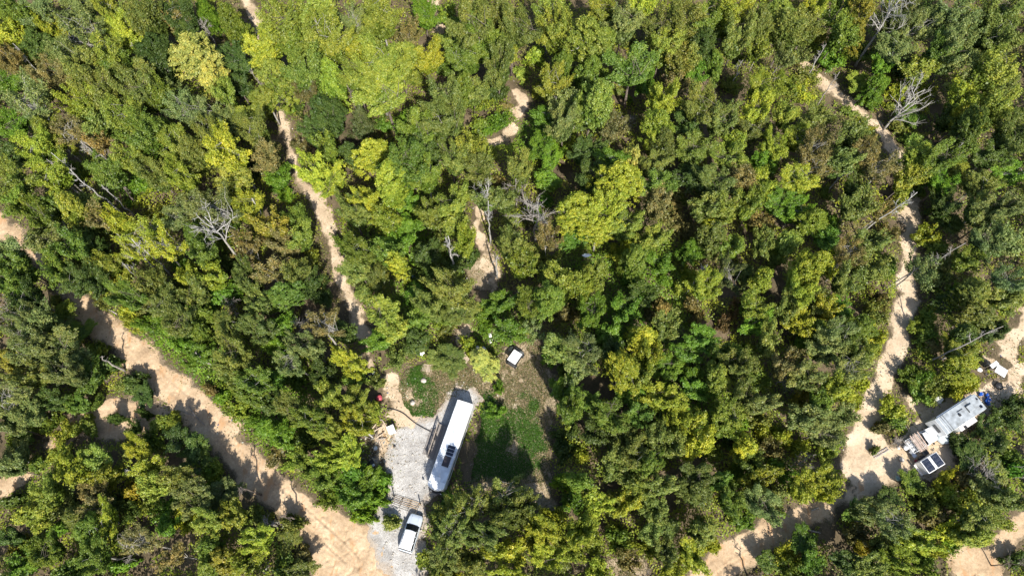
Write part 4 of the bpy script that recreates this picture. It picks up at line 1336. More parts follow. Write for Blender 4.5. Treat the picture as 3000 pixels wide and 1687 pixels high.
for k_, (bx_, by_, bh_, bl_) in enumerate([
        (462, 228, 9, 'short visible white trunk left of the pale yellow crown'), (603, 386, 9, 'white trunk low between the light crowns left of the footpath'),
        (287, 572, 12, 'long pale trunk just below the rust-topped trunk at left'), (262, 580, 11, 'pale trunk beside the long one, nearer the left edge'),
        (676, 790, 10, 'thin grey trunk lower left of the white-barked birch'), (240, 712, 9, 'thin pale trunk above the covered stretch of left road'),
        (1229, 429, 8, 'thin white trunk in the upper middle woods left of the sand patch'), (1668, 430, 8, 'grey trunk right of the sand patch by the dark gap'),
        (1625, 371, 9, 'thin curved pale trunk right of the upper sand patch'), (2194, 212, 9, 'white trunk in the dark gap of the upper right woods'),
        (2134, 270, 8, 'small white trunk left of the dark gap in the upper right woods'), (2357, 236, 9, 'pale trunk beside the upper end of right track'),
        (2392, 312, 9, 'thin pale trunk crossing below the upper right track'), (2796, 406, 9, 'pale trunk above the dark gap near the right edge'),
        (2730, 236, 10, 'thin pale trunk among the crowns near the top right'), (2455, 440, 8, 'short grey trunk below the brown crowns at right'),
        (1250, 395, 8, 'white trunk beside the lower bare spot in the upper middle'), (1361, 655, 9, 'thin white trunk left of the narrow sunlit path in the middle'),
        (790, 310, 9, 'thin twin-looking pale trunk right of the upper footpath'), (860, 330, 8, 'grey trunk between light crowns right of the footpath'),
        (150, 250, 10, 'pale trunk among the yellow-green crowns at upper left'), (345, 330, 9, 'thin bent pale trunk in the upper left woods')]):
    BT.append((bx_, by_, bh_, 1.0, .1, bl_, 'pale' if k_ % 3 else 'dead', 60 + k_, 4, .45, (0, 0)))
for b in BT:
    bare_tree(b[0], b[1], b[2], b[3], b[4], b[5], b[6], b[7], b[8], b[9], lean=b[10])


def log(a, b, r, label, mat='pale', group='fallen logs', z=.25, z2=None, name='fallen_log', n=8):
    (x1, y1), (x2, y2) = at(*a), at(*b)
    z1, zz = gz(x1, y1) + z, gz(x2, y2) + (z if z2 is None else z2)
    e = thing(name, label, 'log', (x1, y1, z1), 0, group)
    d = Vector((x2 - x1, y2 - y1, zz - z1))
    rng = random.Random(int(a[0] * 7 + a[1]))
    pts = [d * t + Vector((rng.uniform(-.08, .08), rng.uniform(-.08, .08), 0)) * (d.length / 3) for t in (0, .33, .66, 1)]
    MB().tube(pts, [r, r * .92, r * .8, r * .65], n).build('trunk', M[mat], e, True)
    for k in range(2):
        p = pts[1 + k]
        q = p + Vector((rng.uniform(-.6, .6), rng.uniform(-.6, .6), rng.uniform(.1, .4)))
        MB().tube([p, q], [r * .35, r * .12], 5).build('branch_stub', M[mat], e, True)
    return e


log((345, 922), (292, 893), .1, 'fallen branch lying on the upper side of the left road', mat='dead', z=.3)
log((781, 1678), (797, 1645), .16, 'pale log at the bottom edge left of the road', z=1.0, z2=1.3)
log((550, 1190), (600, 1245), .06, 'thin branch in the brush pile inside the road bend at left', mat='dead', group='branches beside the left road')
log((530, 1205), (585, 1225), .05, 'short crooked branch in the brush pile at the road bend', mat='dead', group='branches beside the left road', z=.4)
log((2365, 1552), (2400, 1562), .12, 'short weathered log below the low dirt track', mat='dead')
log((2375, 1495), (2395, 1487), .1, 'white piece of wood lying on the low dirt track', mat='pale', z=.15)
log((2770, 945), (2812, 985), .05, 'thin pale pole in the brush heap right of the track', mat='dead', z=.6, group='poles in brush heap')
log((2785, 935), (2822, 978), .05, 'second thin pale pole, outermost in the brush heap right of the track', mat='dead', z=.7, group='poles in brush heap')

# ------------------------------------------------------------------ the white bus
def frame_of(p_a, p_b, z):
    """position and heading of a thing whose axis runs between two photo pixels at height z"""
    (xa, ya), (xb, yb) = at(*p_a, z), at(*p_b, z)
    return (xa + xb) / 2, (ya + yb) / 2, math.atan2(yb - ya, xb - xa), math.hypot(xb - xa, yb - ya)


def wheel(e, x, y, r=.42, w=.25, name='wheel'):
    t = MB().disc((0, 0, 0), (0, 1, 0), r, w, 20).build(name, M['tyre'], e, False, .03, loc=(x, y, r))
    MB().disc((0, 0, 0), (0, 1, 0), r * .55, w + .02, 12).build('rim', M['steel'], t)
    return t


def bus():
    x, y, rz, L = frame_of((1272, 1436), (1363, 1177), 3.0)      # +x = rear (up in the photo)
    e = thing('bus', 'long white flat-fronted bus with solar panels on its roof, parked on grey gravel', 'bus', (x, y, 0), rz)
    W, h = 1.18, 3.05
    prof = [(-W, .55), (-W, 2.1), (-W, 2.7), (-W * .985, 2.88), (-W * .93, 2.99), (-W * .4, 3.03), (0, h), (W * .4, 3.03), (W * .93, 2.99), (W * .985, 2.88), (W, 2.7), (W, 2.1), (W, .55)]

    def ring(px, k, zd, fr=0):
        return [(px + fr * (abs(a) / W) ** 2 * .35, a * k, zd + (b - zd) * (1 if b < 2 else 1)) for a, b in prof]
    hl = L / 2
    rings = [ring(-hl, .88, .6, 1), ring(-hl + .14, .97, .6, 1), ring(-hl + .5, 1, .6, .6), ring(-hl + 1.2, 1, .6), ring(0, 1, .6), ring(hl - .1, 1, .6), ring(hl, .98, .6)]
    for r_, dz in ((rings[0], .38), (rings[1], .10)):
        for i, p in enumerate(r_):
            if p[2] > 2.3:
                r_[i] = (p[0], p[1], p[2] - dz)
    MB().loft(rings).build('body', M['white'], e, True).modifiers.new('e', 'EDGE_SPLIT').split_angle = math.radians(35)
    MB().loft([[(px, a * .985, b + .012) for a, b in prof[4:9]] + [(px, 0.92 * W, 2.9), (px, -.92 * W, 2.9)] for px in (-hl + 1.25, hl - .12)]).build('roof', M['roof'], e)
    k = 0
    for s in (-1, 1):
        for i in range(11):
            px = -hl + 1.9 + i * (L - 3.2) / 11
            MB().box(px, px + .82, s * W - .01 if s < 0 else s * W - .03, s * W + .03 if s > 0 else s * W + .01, 1.55, 2.2).build('window', M['glass'], e, bevel=.01)
        MB().box(-hl + 1.3, hl - .15, s * (W + .015) - .015, s * (W + .015) + .015, 1.28, 1.36).build('side_rail', M['steel'], e)
        MB().box(-hl + 1.3, hl - .1, s * W * .955 - .03, s * W * .955 + .03, 2.80, 2.85).build('gutter', M['steel'], e)
        for px in (-hl + 1.6, hl - 2.6, hl - 3.9):
            wheel(e, px, s * (W - .12), .48, .28)
        m = MB().tube([(-hl + .5, s * W, 2.2), (-hl + .05, s * (W + .35), 2.15), (-hl, s * (W + .35), 1.9)], .03).build('mirror', M['black'], e)
        MB().box(-hl - .05, -hl + .05, s * (W + .35) - .12, s * (W + .35) + .12, 1.55, 1.9).build('mirror_glass', M['glass'], m)
    for s in (-1, 1):
        MB().box(-hl - .03, -hl + .06, *(sorted((s * .05, s * .88))), 1.35, 2.3, Matrix.Rotation(0, 4, 'Z')).build('windshield', M['glass'], e, bevel=.03)
        MB().disc((-hl - .02, s * .7, .85), (1, 0, 0), .12, .1).build('headlight', M['lamp'], e)
        MB().box(hl - .02, hl + .04, s * .8 - .1, s * .8 + .1, .9, 1.1).build('tail_light', M['reddark'], e)
    MB().box(hl - .02, hl + .03, -.45, .45, .7, 2.4).build('rear_door', M['white'], e, bevel=.02)
    MB().box(-hl - .15, -hl + .15, -W * .85, W * .85, .45, .75).build('bumper', M['black'], e, bevel=.03)
    # roof seams, hatches, vent
    for px in np.linspace(-hl + 1.9, hl - .9, 9):
        MB().box(px - .025, px + .025, -W * .93, W * .93, 3.0, 3.078).build('roof_seam', M['roof'], e)
    MB().box(-hl + .95, -hl + 1.75, -.35, .35, 3.0, 3.12).build('roof_hatch', M['white'], e, bevel=.03)
    MB().box(-hl + 3.6, -hl + 3.66, -.95, .62, 3.06, 3.1).build('roof_conduit', M['white'], e)
    for k, (px, py, a_, b_) in enumerate(((-3.6, .3, .9, .5), (-1.0, .35, .6, .7), (1.1, -.4, .8, .4), (2.6, .2, .5, .6), (4.4, -.2, .7, .5))):
        MB().box(px - a_ / 2, px + a_ / 2, py - b_ / 2, py + b_ / 2, 3.03, 3.085).build('roof_patch', M['tarp'] if k % 2 else M['roof'], e, bevel=.01)
    # solar: one large dark panel and three narrow ones
    ang = 0
    sp = MB().box(-.66, .66, -.42, .42, 0, .05).build('solar_panel', M['celldark'], e, bevel=.01, loc=(-hl + 3.95, -.28, 3.10))
    sp['label'] = 'large dark brown solar panel'
    fr = MB()
    fr.box(-.7, .7, -.46, -.42, 0, .06).box(-.7, .7, .42, .46, 0, .06)
    fr.box(-.7, -.66, -.46, .46, 0, .06).box(.66, .7, -.46, .46, 0, .06)
    fr.build('frame', M['black'], sp)
    for i in range(3):
        q = MB().box(-.19, .19, -.5, .5, 0, .04).build('solar_panel', M['cell'], e, bevel=.01, loc=(-hl + 4.98 + i * .46, -.32, 3.11))
        q['label'] = 'narrow blue-black solar panel'
    return e


bus_o = bus()


def deck():
    p = [at(1291, 1246, .5), at(1311, 1251, .5), at(1280, 1344, .5), at(1260, 1339, .5)]
    a = math.atan2(p[0][1] - p[3][1], p[0][0] - p[3][0])
    cx, cy = sum(q[0] for q in p) / 4, sum(q[1] for q in p) / 4
    L = math.hypot(p[0][0] - p[3][0], p[0][1] - p[3][1]) + .3
    e = thing('deck', 'weathered grey wooden deck with railing along the left side of the bus', 'deck', (cx, cy, 0), a)
    W = 1.35
    n = int(L / .15)
    b0 = None
    for i in range(n):
        px = -L / 2 + i * L / n
        if b0 is None:
            b0 = MB().box(0, L / n - .015, -W / 2, W / 2, 0, .03).build('board', M['deck'], e, loc=(px, 0, .5))
        else:
            c = b0.copy()
            c.location = (px, 0, .5 + random.uniform(-.004, .004))
            C.objects.link(c)
    for s in (-1, 1):
        MB().box(-L / 2, L / 2, s * (W / 2 - .1) - .03, s * (W / 2 - .1) + .03, .34, .49).build('joist', M['wood'], e)
    for i in range(5):
        px = -L / 2 + .06 + i * (L - .12) / 4
        MB().box(px - .045, px + .045, W / 2 + .01, W / 2 + .10, -.1, 1.45).build('post', M['wood'], e)
    for z in (.85, 1.15):
        MB().box(-L / 2, L / 2, W / 2 + .11, W / 2 + .15, z, z + .09).build('rail', M['wood'], e)
    MB().box(-L / 2, L / 2, W / 2 + .0, W / 2 + .15, 1.455, 1.50).build('top_rail', M['wood'], e)
    for k in range(3):
        MB().box(-L / 2 + .3, L / 2 - .8, W / 2 + .18 + k * .28, W / 2 + .44 + k * .28, .38 - k * .12, .42 - k * .12).build('step', M['deck'], e)
    for px in (-L / 2 + .35, L / 2 - .9):
        MB().box(px, px + .05, W / 2 + .17, W / 2 + 1.0, 0.0, .12).build('stringer', M['wood'], e)


deck()


def tube_thing(name, label, cat, pxs, z, r, mat, n=8, group=None):
    pts = []
    for p in pxs:
        x, y = at(*p[:2])
        pts.append((x, y, gz(x, y) + (p[2] if len(p) > 2 else z)))
    x0, y0, z0 = pts[0]
    # smooth
    P = [Vector(p) for p in pts]
    for _ in range(2):
        Q = [P[0]]
        for a, b in zip(P[:-1], P[1:]):
            Q += [a * .75 + b * .25, a * .25 + b * .75]
        P = Q + [P[-1]]
    o = MB().tube([p - Vector((x0, y0, z0)) for p in P], r, n).build(name, mat, smooth=True)
    o.location = (x0, y0, z0)
    return tag(o, label, cat, group)


tube_thing('hose', 'thick black hose snaking over sand and gravel to the bus deck', 'hose',
           [(1120, 1198), (1150, 1197), (1180, 1208), (1200, 1226), (1222, 1243), (1250, 1258), (1278, 1272, .15)], .12, .07, M['black'])


def gate():
    x, y, rz, L = frame_of((1160, 1447), (1228, 1470), .5)
    e = thing('gate', 'leaning metal tube farm gate across the gravel driveway above the van', 'gate', (x, y, gz(x, y) + .25), rz)
    tilt = math.radians(72)
    R = Matrix.Rotation(tilt, 4, 'X')
    L = L + .2
    hgt = 1.45
    for i in range(6):
        z = .1 + i * hgt / 5
        MB().tube([R @ Vector((-L / 2, 0, z)), R @ Vector((L / 2, 0, z))], .029, 8).build('rail', M['rust'] if i < 4 else M['gatedark'], e, True)
    for k, px in enumerate((-L / 2, -L / 6, L / 6, L / 2)):
        MB().tube([R @ Vector((px, -.035, .06)), R @ Vector((px, -.035, .14 + hgt))], .04, 8).build('upright', M['gatedark'], e, True)
    MB().tube([(-L / 2 - .15, -.25, 0), (-L / 2 - .15, -.25, 1.5)], .08, 8).build('post', M['gatedark'], e, True)
    MB().tube([(L / 2 + .15, -.25, 0), (L / 2 + .15, -.25, 1.3)], .08, 8).build('post', M['rust'], e, True)


gate()


# ------------------------------------------------------------------ vehicles
def rounded(px, w, z0, z1, k=.0, n=3):
    """ring in the y-z plane at px, with eased upper corners"""
    c = .12
    return [(px, -w, z0), (px, -w, z1 - c), (px, -w + c * .3, z1 - c * .3), (px, -w + c, z1), (px, w - c, z1), (px, w - c * .3, z1 - c * .3), (px, w, z1 - c), (px, w, z0)]


def van():
    x, y, rz, L = frame_of((1185, 1615), (1221, 1506), 1.2)       # +x = front (up in the photo)
    e = thing('van', 'silver-white van with its hood towards the gate, parked on gravel under branches', 'van', (x, y, gz(x, y)), rz)
    hl, W = L / 2, .98
    rings = [rounded(-hl, W * .9, .45, 1.02), rounded(-hl + .12, W * .97, .3, 1.1), rounded(-hl + .8, W, .3, 1.12), rounded(hl - 1.6, W, .3, 1.12),
             rounded(hl - 1.3, W * .99, .3, 1.08), rounded(hl - .5, W * .93, .32, 1.0), rounded(hl - .15, W * .86, .4, .92), rounded(hl, W * .72, .5, .8)]
    MB().loft(rings).build('body', M['car'], e, True).modifiers.new('e', 'EDGE_SPLIT').split_angle = math.radians(40)
    g0, g1 = -hl + .12, hl - 1.35      # glasshouse
    tz = 1.86

    def quadring(z, x0, x1, w):
        return [(x0, -w, z), (x1, -w * .92, z), (x1 + .08, 0, z), (x1, w * .92, z), (x0, w, z)]
    MB().loft([quadring(1.08, g0, g1, W * .95), quadring(tz - .1, g0 + .2, g1 - .78, W * .80)]).build('windows', M['glass'], e)
    MB().loft([quadring(tz - .1, g0 + .17, g1 - .74, W * .82), quadring(tz - .02, g0 + .2, g1 - .80, W * .80), quadring(tz + .02, g0 + .35, g1 - .95, W * .66)]).build('roof', M['truckw'], e, True)
    for s in (-1, 1):
        for px, px2 in ((g1 - .75, g1 - .68), (-.35, -.25), (g0 + 1.1, g0 + 1.2), (g0 + .14, g0 + .24)):
            MB().loft([[(px - .02, s * W * .94, 1.09), (px2, s * W * .94, 1.09), (px2, s * W * .97, 1.09), (px - .02, s * W * .97, 1.09)],
                       [(px - .02, s * W * .79, tz - .09), (px2, s * W * .79, tz - .09), (px2, s * W * .83, tz - .09), (px - .02, s * W * .83, tz - .09)]]).build('pillar', M['car'], e)
        MB().box(g0 + .5, g1 - 1.2, s * .66 - .02, s * .66 + .02, tz + .02, tz + .07).build('roof_rail', M['black'], e)
        MB().box(g1 - .35, g1 - .15, s * (W + .1) - .1, s * (W + .1) + .1, 1.05, 1.22).build('mirror', M['black'], e, bevel=.03)
        for px in (-hl + 1.0, hl - 1.0):
            wheel(e, px, s * (W - .12), .36, .24)
        MB().box(hl - .22, hl - .04, *sorted((s * .45, s * .72)), .68, .84).build('headlight', M['lamp'], e, bevel=.02)
        MB().box(-hl - .01, -hl + .06, *sorted((s * .7, s * .86)), .8, 1.0).build('tail_light', M['reddark'], e)
        MB().box(hl - 1.25, hl - .3, s * .45 - .012, s * .45 + .012, 1.06, 1.085).build('hood_crease', M['car'], e)
        MB().box(g1 - 1.0, g1 - .75, s * W + .0, s * W + .02, .9, .94).build('door_handle', M['black'], e)
    MB().box(hl - .1, hl + .08, -.8, .8, .38, .55).build('bumper', M['black'], e, bevel=.04)
    MB().box(-hl - .1, -hl + .05, -.85, .85, .38, .6).build('bumper', M['black'], e, bevel=.04)
    MB().box(g1 - .02, g1 + .05, -.6, .6, 1.10, 1.13).build('wiper', M['black'], e)


van()


def pickup():
    # lower left = bed, upper right = hood towards the camper
    x, y, rz, L = frame_of((2667, 1308), (2744, 1264), 1.2)
    L = max(L, 4.4)
    e = thing('pickup_truck', 'white pickup truck nose-to-tongue with the camper trailer, bed heaped under a lumber rack', 'pickup truck', (x, y, gz(x, y)), rz)
    hl, W = L / 2, .98
    MB().loft([rounded(-hl + 2.0, W, .4, 1.12), rounded(hl - 1.4, W, .4, 1.14), rounded(hl - .4, W * .95, .4, 1.1), rounded(hl - .1, W * .88, .45, 1.0), rounded(hl, W * .75, .55, .9)]).build('body', M['truckw'], e, True).modifiers.new('e', 'EDGE_SPLIT').split_angle = math.radians(40)
    MB().box(-hl, -hl + 2.0, -W, W, .5, .62).build('bed_floor', M['steel'], e)
    for s in (-1, 1):
        MB().box(-hl, -hl + 1.99, *sorted((s * W, s * (W - .09))), .625, 1.12).build('bed_side', M['truckw'], e, bevel=.02)
    MB().box(-hl - .06, -hl - .002, -W * .95, W * .95, .6, 1.1).build('tailgate', M['truckw'], e, bevel=.02)
    c0, c1 = -hl + 2.05, hl - 1.15

    def q(z, x0, x1, w):
        return [(x0, -w, z), (x1, -w * .9, z), (x1 + .12, 0, z), (x1, w * .9, z), (x0, w, z), (x0 - .06, 0, z)]
    MB().loft([q(1.11, c0, c1, W * .93), q(1.74, c0 + .22, c1 - .55, W * .80)]).build('windows', M['glass'], e)
    MB().loft([q(1.741, c0 + .18, c1 - .50, W * .82), q(1.80, c0 + .2, c1 - .53, W * .8), q(1.84, c0 + .3, c1 - .65, W * .68)]).build('roof', M['truckw'], e, True)
    MB().box(hl - 1.2, hl - .45, -.35, .35, 1.10, 1.16).build('hood_bulge', M['truckw'], e, bevel=.04)
    for s in (-1, 1):
        wheel(e, -hl + .85, s * (W - .1), .38, .25)
        wheel(e, hl - .8, s * (W - .1), .38, .25)
        MB().box(c1 - .35, c1 - .15, s * (W + .12) - .12, s * (W + .12) + .12, 1.1, 1.3).build('mirror', M['black'], e, bevel=.03)
        MB().box(hl - .1, hl + .01, *sorted((s * .5, s * .78)), .75, .92).build('headlight', M['lamp'], e)
        for px in (c0 + .02, c1 - .62):
            MB().loft([[(px, s * W * .93, 1.12), (px + .1, s * W * .93, 1.12), (px + .1, s * W * .96, 1.12), (px, s * W * .96, 1.12)],
                       [(px + .1, s * W * .8, 1.74), (px + .2, s * W * .8, 1.74), (px + .2, s * W * .83, 1.74), (px + .1, s * W * .83, 1.74)]]).build('pillar', M['truckw'], e)
        for px in (-hl + .15, -hl + 1.8):
            MB().box(px - .03, px + .03, s * (W - .05) - .03, s * (W - .05) + .03, 1.12, 1.62).build('rack_post', M['steel'], e)
    for px in (-hl + .15, -hl + 1.8):
        MB().box(px - .04, px + .04, -W, W, 1.62, 1.68).build('rack_bar', M['steel'], e)
    MB().box(hl - .06, hl + .06, -.8, .8, .45, .62).build('bumper', M['steel'], e, bevel=.03)
    # planks laid across the rack: things of their own
    c, s_ = math.cos(rz), math.sin(rz)
    words = ['rearmost', 'second from the tailgate', 'third from the tailgate', 'fourth from the tailgate', 'fifth from the tailgate', 'sixth from the tailgate', 'seventh from the tailgate', 'frontmost']
    rails = MB().box(-hl + .1, -hl + 1.9, -.62, -.56, 1.685, 1.72).box(-hl + .1, -hl + 1.9, .56, .62, 1.685, 1.72).build('rack_rail', M['steel'], e)
    offs = [.42, .60, .82, 1.0, 1.16, 1.36, 1.54, 1.80]
    for i, ox in enumerate(offs):
        lx = -hl + ox
        wx, wy = x + lx * c, y + lx * s_
        pl = MB().box(-.055 - .03 * (i % 3 == 0), .055 + .02 * (i % 2), -1.15, 1.05 + .2 * (i % 2), 0, .045).build('plank', M['lumber'] if i % 3 else M['wood'])
        pl.location = (wx, wy, gz(x, y) + 1.725)
        pl.rotation_euler = (0, 0, rz + random.uniform(-.06, .06))
        tag(pl, f'reddish weathered plank across the truck rack, {words[i]}', 'plank', 'planks across the truck rack')
    rr = random.Random(4)
    for i, (lx, ly, sz, m, lb) in enumerate([(.3, -.5, .3, 'white', 'white bag in the truck bed at its left rear corner'), (.35, .1, .34, 'white', 'white bag in the middle of the truck bed by the tailgate'),
                                             (.3, .55, .28, 'cream', 'cream bag in the truck bed at its right rear corner'), (1.1, -.6, .3, 'tarp', 'grey bundle in the truck bed beside the planks'),
                                             (1.2, .5, .32, 'white', 'white bundle in the front half of the truck bed')]):
        lx = -hl + lx
        b = lump('bag', M[m], sz, 40 + i)
        b.location = (x + lx * c - ly * s_, y + lx * s_ + ly * c, gz(x, y) + .62 + sz * .55)
        tag(b, lb, 'bag', 'bags in the truck bed')


def lump(name, mat, s, seed, squash=.7):
    rng = np.random.default_rng(seed)
    v, f = [], []
    n, m = 10, 7
    for j in range(m + 1):
        th = PI * j / m
        for i in range(n):
            a = 2 * PI * i / n
            k = s * (1 + rng.normal(0, .13))
            v.append((k * math.sin(th) * math.cos(a), k * math.sin(th) * math.sin(a), k * squash * math.cos(th)))
    for j in range(m):
        for i in range(n):
            i2 = (i + 1) % n
            f.append((j * n + i, (j + 1) * n + i, (j + 1) * n + i2, j * n + i2))
    return MB().add(v, f).build(name, mat, smooth=True)


pickup()


def camper():
    x, y, rz, L = frame_of((2756, 1251), (2873.5, 1174), 2.9)
    e = thing('camper_trailer', 'long grey-roofed camper trailer with slide-out, parked beyond the pickup truck', 'camper trailer', (x, y, gz(x, y)), rz)
    hl, W, h = L / 2, 1.2, 2.9

    def r_(px, k=1, top=h):
        return [(px, -W * k, .55), (px, -W * k, top - .12), (px, -W * k * .96, top - .02), (px, 0, top + .03), (px, W * k * .96, top - .02), (px, W * k, top - .12), (px, W * k, .55)]
    MB().loft([r_(-hl, .99), r_(-hl + .1), r_(hl - .3), r_(hl, .97, h - .06)]).build('body', M['white'], e)
    MB().loft([[(px, -W * .97, h - .0), (px, 0, h + .055), (px, W * .97, h - .0)] + [(px, W * .97, h - .05), (px, -W * .97, h - .05)] for px in (-hl + .03, hl - .05)]).build('roof', M['camper'], e)
    for px in (-hl + .5, -hl + .95, -hl + 1.3):
        MB().box(px - .02, px + .02, -W * .95, W * .95, h + .0, h + .07).build('roof_seam', M['black'] if px > -hl + .6 else M['white'], e)
    MB().box(-hl + 3.2, -hl + 3.5, -.18, .18, h + .03, h + .22).build('roof_vent', M['black'], e, bevel=.03)
    MB().box(-hl + 3.3, -hl + 4.3, .42, .48, h + .02, h + .12).build('roof_pipe', M['black'], e)
    MB().box(hl - .75, hl - .4, -.75, -.42, h + .02, h + .14).build('roof_vent', M['cell'], e, bevel=.02)
    MB().box(hl - .45, hl - .25, .35, .6, h + .02, h + .14).build('roof_vent', M['cell'], e, bevel=.02)
    ac = MB().box(hl - 2.5, hl - 1.5, -.4, .45, h + .03, h + .26).build('air_conditioner', M['camper'], e, bevel=.08)
    MB().box(hl - 2.56, hl - 2.5, -.42, .46, h + .03, h + .2).build('shroud', M['black'], ac, bevel=.02)
    MB().box(hl - 2.55, hl - 1.9, .46, .52, h + .03, h + .2).build('shroud', M['black'], ac, bevel=.02)
    so = MB().box(-hl + 2.3, hl - 2.2, -W - .62, -W + .0, .75, h - .35).build('slide_out', M['white'], e, bevel=.02)
    MB().box(-hl + 2.25, hl - 2.15, -W - .66, -W - .01, h - .34, h - .29).build('roof_cover', M['cream'], so)
    MB().box(-hl + 2.9, -hl + 3.3, -W - .67, -W - .3, h - .28, h - .2).build('roof_opening', M['black'], so)
    MB().box(-hl + .5, hl - .4, W + .01, W + .14, h - .36, h - .2).build('awning_roll', M['black'], e, bevel=.03)
    MB().box(-hl + .5, hl - .4, W + .02, W + .12, h - .18, h - .12).build('awning_cover', M['alu'], e)
    for k in range(3):
        MB().box(-hl + 1 + k * 1.9, -hl + 1.8 + k * 1.9, W - .01, W + .02, 1.5, 2.1).build('window', M['glass'], e)
    MB().box(-hl - .02, -hl + .01, -.6, .6, 1.6, 2.3).build('window', M['glass'], e)
    MB().box(-hl + 4.8, -hl + 5.4, W - .01, W + .03, .6, 2.4).build('door', M['white'], e)
    for s in (-1, 1):
        for px in (-.45, .45):
            wheel(e, px, s * (W - .15), .34, .22)
        MB().tube([(-hl, s * .7, .5), (-hl - 1.2, 0, .5)], .05, 6).build('tongue', M['black'], e)
    for s in (-.2, .2):
        MB().tube([(-hl - .35, s, .5), (-hl - .35, s, 1.05)], .16, 10).build('gas_bottle', M['white'], e, True)
    return e


camper()


def cargo_trailer():
    p = [at(2697.8, 1351.2, 2.1), at(2745, 1323, 2.1), at(2766.6, 1358.7, 2.1), at(2721.8, 1387.7, 2.1)]
    cx, cy = sum(q[0] for q in p) / 4, sum(q[1] for q in p) / 4
    a = math.atan2(p[1][1] - p[0][1], p[1][0] - p[0][0])
    L = (math.hypot(p[1][0] - p[0][0], p[1][1] - p[0][1]) + math.hypot(p[2][0] - p[3][0], p[2][1] - p[3][1])) / 2
    Wd = (math.hypot(p[1][0] - p[2][0], p[1][1] - p[2][1]) + math.hypot(p[0][0] - p[3][0], p[0][1] - p[3][1])) / 2
    e = thing('cargo_trailer', 'small white cargo trailer with six solar panels covering its roof', 'cargo trailer', (cx, cy, gz(cx, cy)), a)
    hl, hw = L / 2, Wd / 2
    MB().box(-hl, hl, -hw, hw, .45, 2.05).build('body', M['white'], e, bevel=.04)
    MB().box(-hl - .03, hl + .03, -hw - .03, hw + .03, 2.055, 2.10).build('roof', M['white'], e, bevel=.02)
    pw, ph = (L - .55) / 2, (Wd - .22) / 3
    for ix in range(2):
        for iy in range(3):
            x0 = -hl + .07 + ix * (pw + .41)
            y0 = -hw + .07 + iy * (ph + .04)
            s = MB().box(x0, x0 + pw, y0, y0 + ph, 2.13, 2.165).build('solar_panel', M['cell'], e)
            for k in range(1, 4):
                MB().box(x0 + .02, x0 + pw - .02, y0 + ph * k / 4 - .006, y0 + ph * k / 4 + .006, 2.166, 2.17).build('busbar', M['steel'], s)
    for s in (-1, 1):
        wheel(e, 0, s * (hw + .13), .33, .2)
        MB().box(-.5, .5, *sorted((s * hw, s * (hw + .28))), .7, .74).build('fender', M['black'], e)
    MB().box(-hl - .38, -hl - .06, -hw + .05, hw - .1, 1.0, 1.05, Matrix.Rotation(math.radians(-4), 4, 'Y')).build('fold_down_shelf', M['cream'], e, bevel=.01)
    MB().tube([(hl, -.5, .5), (hl + .9, 0, .5)], .04).build('tongue', M['black'], e)
    MB().tube([(hl, .5, .5), (hl + .9, 0, .5)], .04).build('tongue', M['black'], e)


cargo_trailer()


def utility_cart():
    p = [at(1485, 1053, 1.85), at(1506, 1023, 1.85), at(1530, 1037, 1.85), at(1510, 1068, 1.85)]
    cx, cy = sum(q[0] for q in p) / 4, sum(q[1] for q in p) / 4
    a = math.atan2(p[1][1] - p[0][1], p[1][0] - p[0][0])
    L = math.hypot(p[1][0] - p[0][0], p[1][1] - p[0][1])
    Wd = math.hypot(p[1][0] - p[2][0], p[1][1] - p[2][1])
    e = thing('utility_cart', 'small black utility cart with a plain white roof in the dry clearing', 'utility cart', (cx, cy, gz(cx, cy)), a)
    hl, hw = L / 2, Wd / 2
    MB().box(-hl, hl, -hw, hw, 1.82, 1.88).build('roof', M['white'], e, bevel=.03)
    MB().loft([rounded(-hl - .15, hw * .8, .35, .75), rounded(-hl + .1, hw * .95, .3, .85), rounded(hl + .55, hw * .95, .3, .8)]).build('body', M['black'], e)
    MB().box(-.1, .35, -hw * .8, hw * .8, .82, 1.0).build('seat', M['black'], e, bevel=.04)
    MB().box(.3, .42, -hw * .8, hw * .8, 1.0, 1.4).build('backrest', M['black'], e, bevel=.03)
    for sx in (-hl + .1, hl - .1):
        for s in (-1, 1):
            MB().tube([(sx, s * (hw - .1), .8), (sx, s * (hw - .1), 1.82)], .025).build('roof_post', M['black'], e)
    for k in range(4):
        MB().box(hl + .08 + k * .14, hl + .15 + k * .14, -hw * .9, hw * .9, .86, .92).build('rack_slat', M['steel'], e)
    for s in (-1, 1):
        MB().box(hl + .0, hl + .62, s * hw * .9 - .03, s * hw * .9 + .03, .93, .98).build('rack_rail', M['steel'], e)
        for px in (-hl + .15, hl + .25):
            wheel(e, px, s * (hw + .02), .3, .22)
    MB().disc((-.5, .25, 1.05), (1, 0, .6), .17, .03, 14).build('steering_wheel', M['black'], e)
    # a white board leaning on its left side
    bx, by = at(1492, 1022)
    b = MB().box(-.35, .35, -.03, .03, 0, 1.0, Matrix.Rotation(math.radians(28), 4, 'X')).build('board', M['cream'])
    b.location = (bx, by, gz(bx, by))
    b.rotation_euler = (0, 0, a + .1)
    tag(b, 'narrow white board leaning upper left of the utility cart', 'board')


utility_cart()


